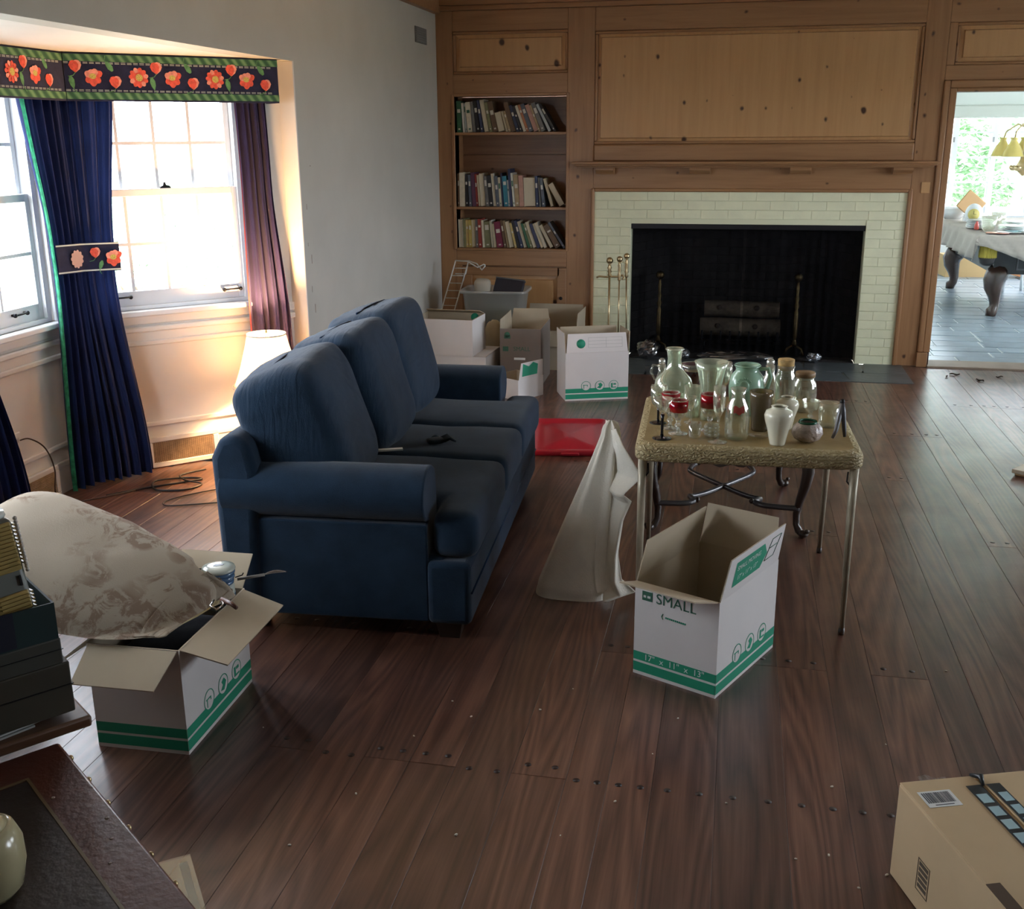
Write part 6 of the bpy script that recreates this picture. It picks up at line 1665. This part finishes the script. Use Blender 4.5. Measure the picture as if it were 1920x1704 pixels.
# glass sheet on the floor beside the table
o = thing('glass_sheet', 'sheet of clear glass lying on the floor beside the leather table', 'glass sheet', (-1.245, 2.044, 0), radians(37))
G().bb(-.32, 0, -.40, 0, .002, .007).build('pane', thin_glass('greenish_sheet', (.80, .88, .86), .02, .04, .05, .22, (.4, .45, .42)), o)
for s in (-.3, -.02): G().bb(s - .01, s + .01, -.38, -.02, 0, .002).build('felt_strip', pm, o)

# ================================================================ FLOOR LITTER
lit = plain('white_crumb', (.72, .68, .58), .9); dr = plain('dry_leaf', (.05, .032, .02), .9)
random.seed(17)
crumbs = [(793, 0), ]
spots = [(-.86, 2.68), (-.62, 2.25), (-.93, 2.37), (-1.02, 2.13), (-.36, 2.30), (-.24, 2.47), (-.10, 2.93), (-.52, 2.90), (-.80, 2.90), (-1.32, 2.64), (.33, 2.65), (.30, 2.35), (.43, 2.30), (.36, 2.24), (-.72, 2.82), (-.44, 3.05), (.22, 2.32), (.5, 2.9), (.75, 3.4), (.62, 2.7), (-.16, 2.72), (.05, 2.52), (-.9, 6.5), (-.2, 7.3), (.8, 6.9), (1.1, 6.3), (.9, 5.6), (1.2, 5.2)]
g = G()
for x_, y_ in spots:
    r_ = random.uniform(.0022, .0045); g.pillow((r_ * 2.4, r_ * 1.4, r_ * 1.2), .8, 8, 5, T(x_, y_, r_ * .62) @ RZ(random.uniform(0, 3)), wob=.001, ws=200)
o = g.build('floor_crumbs', lit); tag(o, 'tiny white crumbs scattered over the plank floor', 'crumbs', kind='stuff')
for k, (x_, y_, ln, lb) in enumerate(((1.62, 8.20, .07, 'curled dark dry leaf on the floor before the doorway'), (1.55, 8.12, .04, 'small dry leaf scrap beside the curled leaf'), (1.76, 8.02, .07, 'thin dry leaf strip on the boards before the threshold'), (1.92, 8.16, .05, 'dry leaf crumb near the far casing'))):
    def lf(u, v, ln=ln): return ((u - .5) * ln, (v - .5) * ln * .45 * sin(pi * min(max(u, .05), .95)), .003 + .008 * abs(v - .5) * 2 + .004 * sin(u * 7))
    o = G().grid(lf, 9, 5, T(x_, y_, 0) @ RZ(k * 1.1)).build('dry_leaf', dr); tag(o, lb, 'leaf')
# ================================================================ POOL TABLE beyond the doorway
mah = plain('dark_mahogany', (.060, .030, .020), .25, var=.3, vs=4, coat=.4)
pt = thing('pool_table', 'dark wooden pool table with carved cabriole legs under a cloth cover', 'pool table', (3.06, 12.05, 0), 0)
Q = T(-3.06, -12.05, 0)
G().bb(2.42, 3.70, 11.03, 13.07, .41, .68, Q).build('cabinet', plain('black_green_cabinet', (.020, .022, .026), .35), pt, bevel=.006)
G().bb(2.25, 3.87, 10.86, 13.24, .68, .775, Q).build('rail', mah, pt, bevel=.02, seg=3)
for (a, b_, c_, d) in [(2.62, 3.5, .60, .615), (2.62, 3.5, .45, .465), (2.62, 2.635, .465, .60), (3.485, 3.5, .465, .60)]: G().bb(a, b_, 11.018, 11.03, c_, d, Q).build('panel_molding', plain('dusty_molding', (.12, .12, .13), .5), pt)
for lx, ly in ((2.47, 11.09), (2.44, 13.06), (3.66, 11.09), (3.66, 13.06)):
    ox = -1 if lx < 3 else 1; oy = -1 if ly < 12 else 1
    pts = [(lx - 3.06 + ox * o_, ly - 12.05 + oy * o_, z) for z, o_ in ((.44, -.03), (.40, .0), (.34, .025), (.27, .02), (.20, .0), (.13, -.012), (.08, -.008), (.05, .012), (.0, .018))]
    G().tube(pts, [.10, .105, .10, .085, .062, .048, .045, .055, .045], 14, Q @ Q.inverted()).build('leg', mah, pt)
yf = cloth('gold_fringe', (.60, .48, .10), bmp=.2)
for lx, ly in ((2.335, 10.945), (2.335, 13.155)):
    pk_ = G().lathe([(.035, .50), (.06, .52), (.07, .56), (.075, .58)], 20, Q @ T(lx, ly, 0)).build('pocket_bag', plain('black_leather', (.03, .025, .025), .4), pt)
    def fr(u, v, lx=lx, ly=ly):
        a = 2 * pi * u; r_ = (.078 + .005 * sin(a * 26)) * (1 - .18 * v ** 2)
        return (lx + r_ * cos(a), ly + r_ * sin(a), .575 + .14 * v)
    lab(G().grid(fr, 156, 7, Q, closed_u=True).build('pocket_fringe', yf, pt), 'yellow pocket fringe')
G().bb(2.40, 3.72, 11.0, 13.1, .775, .779, Q).build('playing_bed', plain('green_baize', (.02, .12, .06), .95), pt)
# cloth thrown over it
tcm = cloth('taupe_table_cover', (.50, .45, .39), trans=.12, var=.08, bmp=.15, sheen=.1)
tc = thing('table_cover', 'pale taupe cloth cover draped over the pool table', 'cloth', (3.06, 12.05, .78), 0)
def cov_(u, v):
    x_ = 2.0 + 2.05 * u; y_ = 10.62 + 2.9 * v
    ex = max(0, 2.24 - x_, x_ - 3.88); ey = max(0, 10.85 - y_, y_ - 13.25)
    z = .788 + .004 * sin(x_ * 9 + y_ * 7)
    dep = sqrt(ex * ex + ey * ey) if (ex and ey) else ex + ey
    if dep > 0:
        lift = 1.0
        if ey and y_ < 11: lift = .25 + 1.15 * min(1, max(0, (x_ - 2.15) / .75)) if x_ < 3 else 1.35
        z -= dep * lift * 1.0 + .0
        xx = min(max(x_, 2.225), 3.895); yy = min(max(y_, 10.835), 13.265)
        fold_ = .02 * sin(x_ * 23 + y_ * 19)
        x_ = xx + (-fold_ if x_ < 2.3 else fold_ if x_ > 3.8 else 0) * min(1, dep * 5); y_ = yy + (-abs(fold_) if y_ < 11 else 0) * min(1, dep * 5)
        if ex > 0 and xx < 3: x_ -= .012 + .05 * dep
        if ey > 0 and yy < 12: y_ -= .012 + .03 * dep
    return (x_ - 3.06, y_ - 12.05, z - .78)
o = G().grid(cov_, 70, 80).build('cover_sheet', tcm, tc); o.modifiers.new('thick', 'SOLIDIFY').thickness = .003
# things on the pool table
TP = .7975
wpl = plain('white_china', (.78, .80, .80), .2, coat=.4)
def plates(x_, y_, n_, r_, lb):
    o = thing('plate_stack', lb, 'plates', (x_, y_, TP), 0)
    for k in range(n_): G().lathe([(r_ * .55, .012 * k), (r_ * .6, .012 * k + .002), (r_, .012 * k + .012), (r_ * .98, .012 * k + .015), (r_ * .55, .012 * k + .006)], 28).build('plate', wpl, o)
plates(2.36, 11.55, 7, .13, 'tall stack of white plates on the pool table near the clock'); plates(2.62, 11.30, 4, .14, 'short stack of white plates at the near edge of the pool table'); plates(2.50, 12.4, 6, .15, 'stack of white plates at the middle of the pool table'); plates(2.72, 11.7, 5, .13, 'stack of white plates beside the framed picture')
o = thing('china_bowl', 'large white china bowl on the pool table corner beside the doorway', 'bowl', (2.33, 12.85, TP), 0); G().lathe(wall([(.08, 0), (.14, .05), (.19, .12)], .006), 32).build('bowl_body', wpl, o)
ck = thing('mantel_clock', 'white oval clock with yellow face on the pool table', 'clock', (2.33, 11.75, TP), radians(-12))
G().lathe([(.06, 0), (.065, .01), (.05, .025), (.035, .035)], 24, sy=.6).build('base', wpl, ck)
G().sphere((0, 0, .125), (.085, .045, .105), 26, 14).build('case', wpl, ck)
G().lathe([(.055, 0), (.055, .006)], 26, T(0, -.043, .125) @ RX(pi / 2)).build('dial', plain('yellow_dial', (.62, .52, .16), .5), ck)
G().bb(-.002, .002, -.052, -.050, .125, .162).bb(0, .025, -.052, -.050, .124, .127).build('hands', M['black'], ck)
o = thing('bread_board', 'brown wooden board leaning behind the clock', 'board', (2.40, 12.62, TP + .082), radians(10)); o.rotation_euler = (0, radians(38), radians(10))
G().bb(-.12, .12, -.01, .01, 0, .22).build('board', plain('maple', (.50, .30, .13), .5), o, bevel=.01)
o = thing('red_jar', 'small red jar on the pool table cloth', 'jar', (2.30, 11.40, TP), 0); G().lathe([(.018, 0), (.024, .01), (.020, .05), (.010, .07), (.010, .08)], 16).build('jar_body', plain('red_glaze', (.55, .09, .07), .3), o)
random.seed(31)
for k in range(5):
    cl = ('coral', 'white', 'teal', 'grey', 'orange')[k]; cc = ((.62, .25, .16), (.72, .74, .72), (.16, .36, .40), (.40, .42, .43), (.60, .30, .12))[k]
    o = thing('magazine', cl + ' magazine lying in the heap on the pool table', 'magazine', (2.42 + .1 * k, 11.02 + .03 * (k % 3), TP + .006 * k), radians(-20 + 17 * k))
    G().bb(-.10, .10, -.07, .07, 0, .0055).build('cover', plain('glossy_cover', cc, .3), o); G().bb(-.098, .098, -.068, .068, .001, .0045).build('pages', plain('mag_pages', (.7, .7, .68), .8), o)
for k, (x_, y_) in enumerate(((2.42, 12.0), (2.56, 11.9), (2.66, 12.15), (2.37, 11.22))):
    o = thing('glass_bowl', ('cut glass bowl', 'small glass dish', 'footed glass bowl', 'clear glass jar')[k] + ' among the plates on the pool table', 'bowl', (x_, y_, TP), 0); G().lathe(wall([(.04, 0), (.06, .03), (.075, .08 + .02 * k)], .004), 20).build('bowl_body', GL, o)
# billiard lamp with yellow glass shades
bx_ = thing('billiard_lamp', 'brass billiard lamp with yellow tulip glass shades hanging over the pool table', 'lamp', (2.80, 12.0, 1.45), 0)
yg = plain('yellow_opal_glass', (.70, .56, .16), .25, coat=.4)
G().tube([(0, 0, .35), (0, 0, 1.05)], .012, 8).lathe([(.03, .30), (.05, .34), (.02, .38)], 16).build('stem', M['brass'], bx_)
for k in range(5):
    a = 2 * pi * k / 5 + 2.7; c_, s_ = cos(a), sin(a)
    ar = G().tube([(0, 0, .30), (c_ * .10, s_ * .10, .34), (c_ * .20, s_ * .20, .27), (c_ * .22, s_ * .22, .20)], .008, 8).build('arm', M['brass'], bx_)
    G().lathe([(.105, .0), (.10, .005), (.085, .05), (.060, .10), (.034, .14), (.030, .165), (.042, .18), (.040, .182), (.027, .165), (.030, .138), (.056, .098), (.081, .05), (.098, .004)], 28, T(c_ * .22, s_ * .22, .03), closed=True).build('glass_shade', yg, bx_)
    lab(G().lathe([(.02, -.05), (.04, -.02), (.03, .0)], 12, T(c_ * .1, s_ * .1, -.06)).build('brass_cup', M['brass'], bx_), 'brass drop')
G().lathe([(.01, -.16), (.05, -.12), (.07, -.06), (.04, .0), (.02, .1), (.03, .30)], 20).build('center_body', M['brass'], bx_)
# cartons and low stool on the slate
o = thing('cardboard_box', 'closed tan cardboard box on the slate floor behind the pool table leg', 'box', (2.78, 14.35, 0), radians(4))
G().bb(-.25, .25, -.2, .2, 0, .26).build('body', plain('tan_card', (.62, .42, .20), .8), o, bevel=.004); G().bb(-.252, .252, -.02, .02, .2602, .261).build('tape', plain('tape', (.66, .5, .3), .4), o)
o = thing('cardboard_box', 'flattened orange-brown carton leaning low beside the tan box', 'box', (3.42, 14.25, 0), radians(-20)); o.rotation_euler = (0, radians(12), radians(-20))
G().bb(-.20, .14, -.16, .16, .031, .11).build('body', plain('orange_card', (.60, .27, .12), .8), o, bevel=.004)
o = thing('white_stool', 'small white stool under the far side of the pool table', 'stool', (3.05, 12.9, 0), 0)
for sx in (-.12, .12):
    for sy in (-.1, .1): G().tube([(sx, sy, 0), (sx * .85, sy * .85, .30)], .018, 8).build('leg', wpl, o)
G().bb(-.15, .15, -.13, .13, .30, .33).build('seat', plain('red_white_seat', (.62, .50, .48), .6), o, bevel=.008)

# ================================================================ GARDEN SHRUBS outside
random.seed(41)
lfm = plain('garden_leaf', (.26, .42, .22), .6, var=.35, vs=3, rnd=5); lfm2 = plain('pale_garden_leaf', (.46, .58, .42), .6, var=.3, vs=3, rnd=5)
tk_ = plain('shrub_bark', (.14, .10, .07), .9)
def shrub(x_, y_, z0, rx, rz_, n_, lb, mt, ls=.09):
    o = thing('garden_shrub', lb, 'shrub', (x_, y_, z0), 0)
    g = G()
    for k in range(n_):
        a = random.uniform(0, 2 * pi); ph = math.asin(random.uniform(-.6, 1)); r_ = random.uniform(.65, 1.0)
        p = Vector((rx * r_ * cos(ph) * cos(a), rx * r_ * cos(ph) * sin(a), rz_ * (1.0 + r_ * sin(ph))))
        R_m = T(*p) @ RZ(random.uniform(0, 6.3)) @ RX(random.uniform(-1.2, 1.2)) @ RY(random.uniform(-1, 1))
        s_ = ls * random.uniform(.6, 1.3)
        g.add([(-s_, 0, 0), (-.3 * s_, -.35 * s_, .1 * s_), (s_, 0, 0), (-.3 * s_, .35 * s_, .1 * s_)], [(0, 1, 2, 3)], R_m)
    f_ = g.build('foliage', mt, o); f_['kind'] = 'stuff'
    for k in range(4): G().tube([(0, 0, 0), (rx * .3 * cos(k * 1.6), rx * .3 * sin(k * 1.6), rz_ * .9)], [.03, .012], 6).build('stem', tk_, o)
shrub(2.9, 17.0, -.5, .95, 1.35, 4200, 'rounded green shrub outside the casement windows', lfm)
shrub(5.1, 17.2, -.5, 1.05, 1.45, 3600, 'taller pale shrub outside the casement windows', lfm2)
shrub(4.1, 20.2, -.5, 1.7, 1.8, 3400, 'big background shrub beyond the casement windows', lfm2, .13)
shrub(2.2, 23.6, -.5, 1.9, 2.2, 3000, 'far tall shrub seen through the casement windows', lfm, .15)
shrub(6.4, 23.0, -.5, 1.8, 2.0, 2600, 'far pale shrub behind the casement windows', lfm2, .15)
shrub(.5, 19.6, -.5, 1.3, 1.5, 2400, 'dark green shrub by the chimney outside', lfm)
shrub(-5.6, 9.6, -.5, 1.1, .95, 2200, 'pale rounded shrub outside the angled bay window', lfm2)
shrub(-8.2, 7.0, -.5, 1.1, 1.0, 2200, 'leafy shrub outside the long bay window', lfm2)
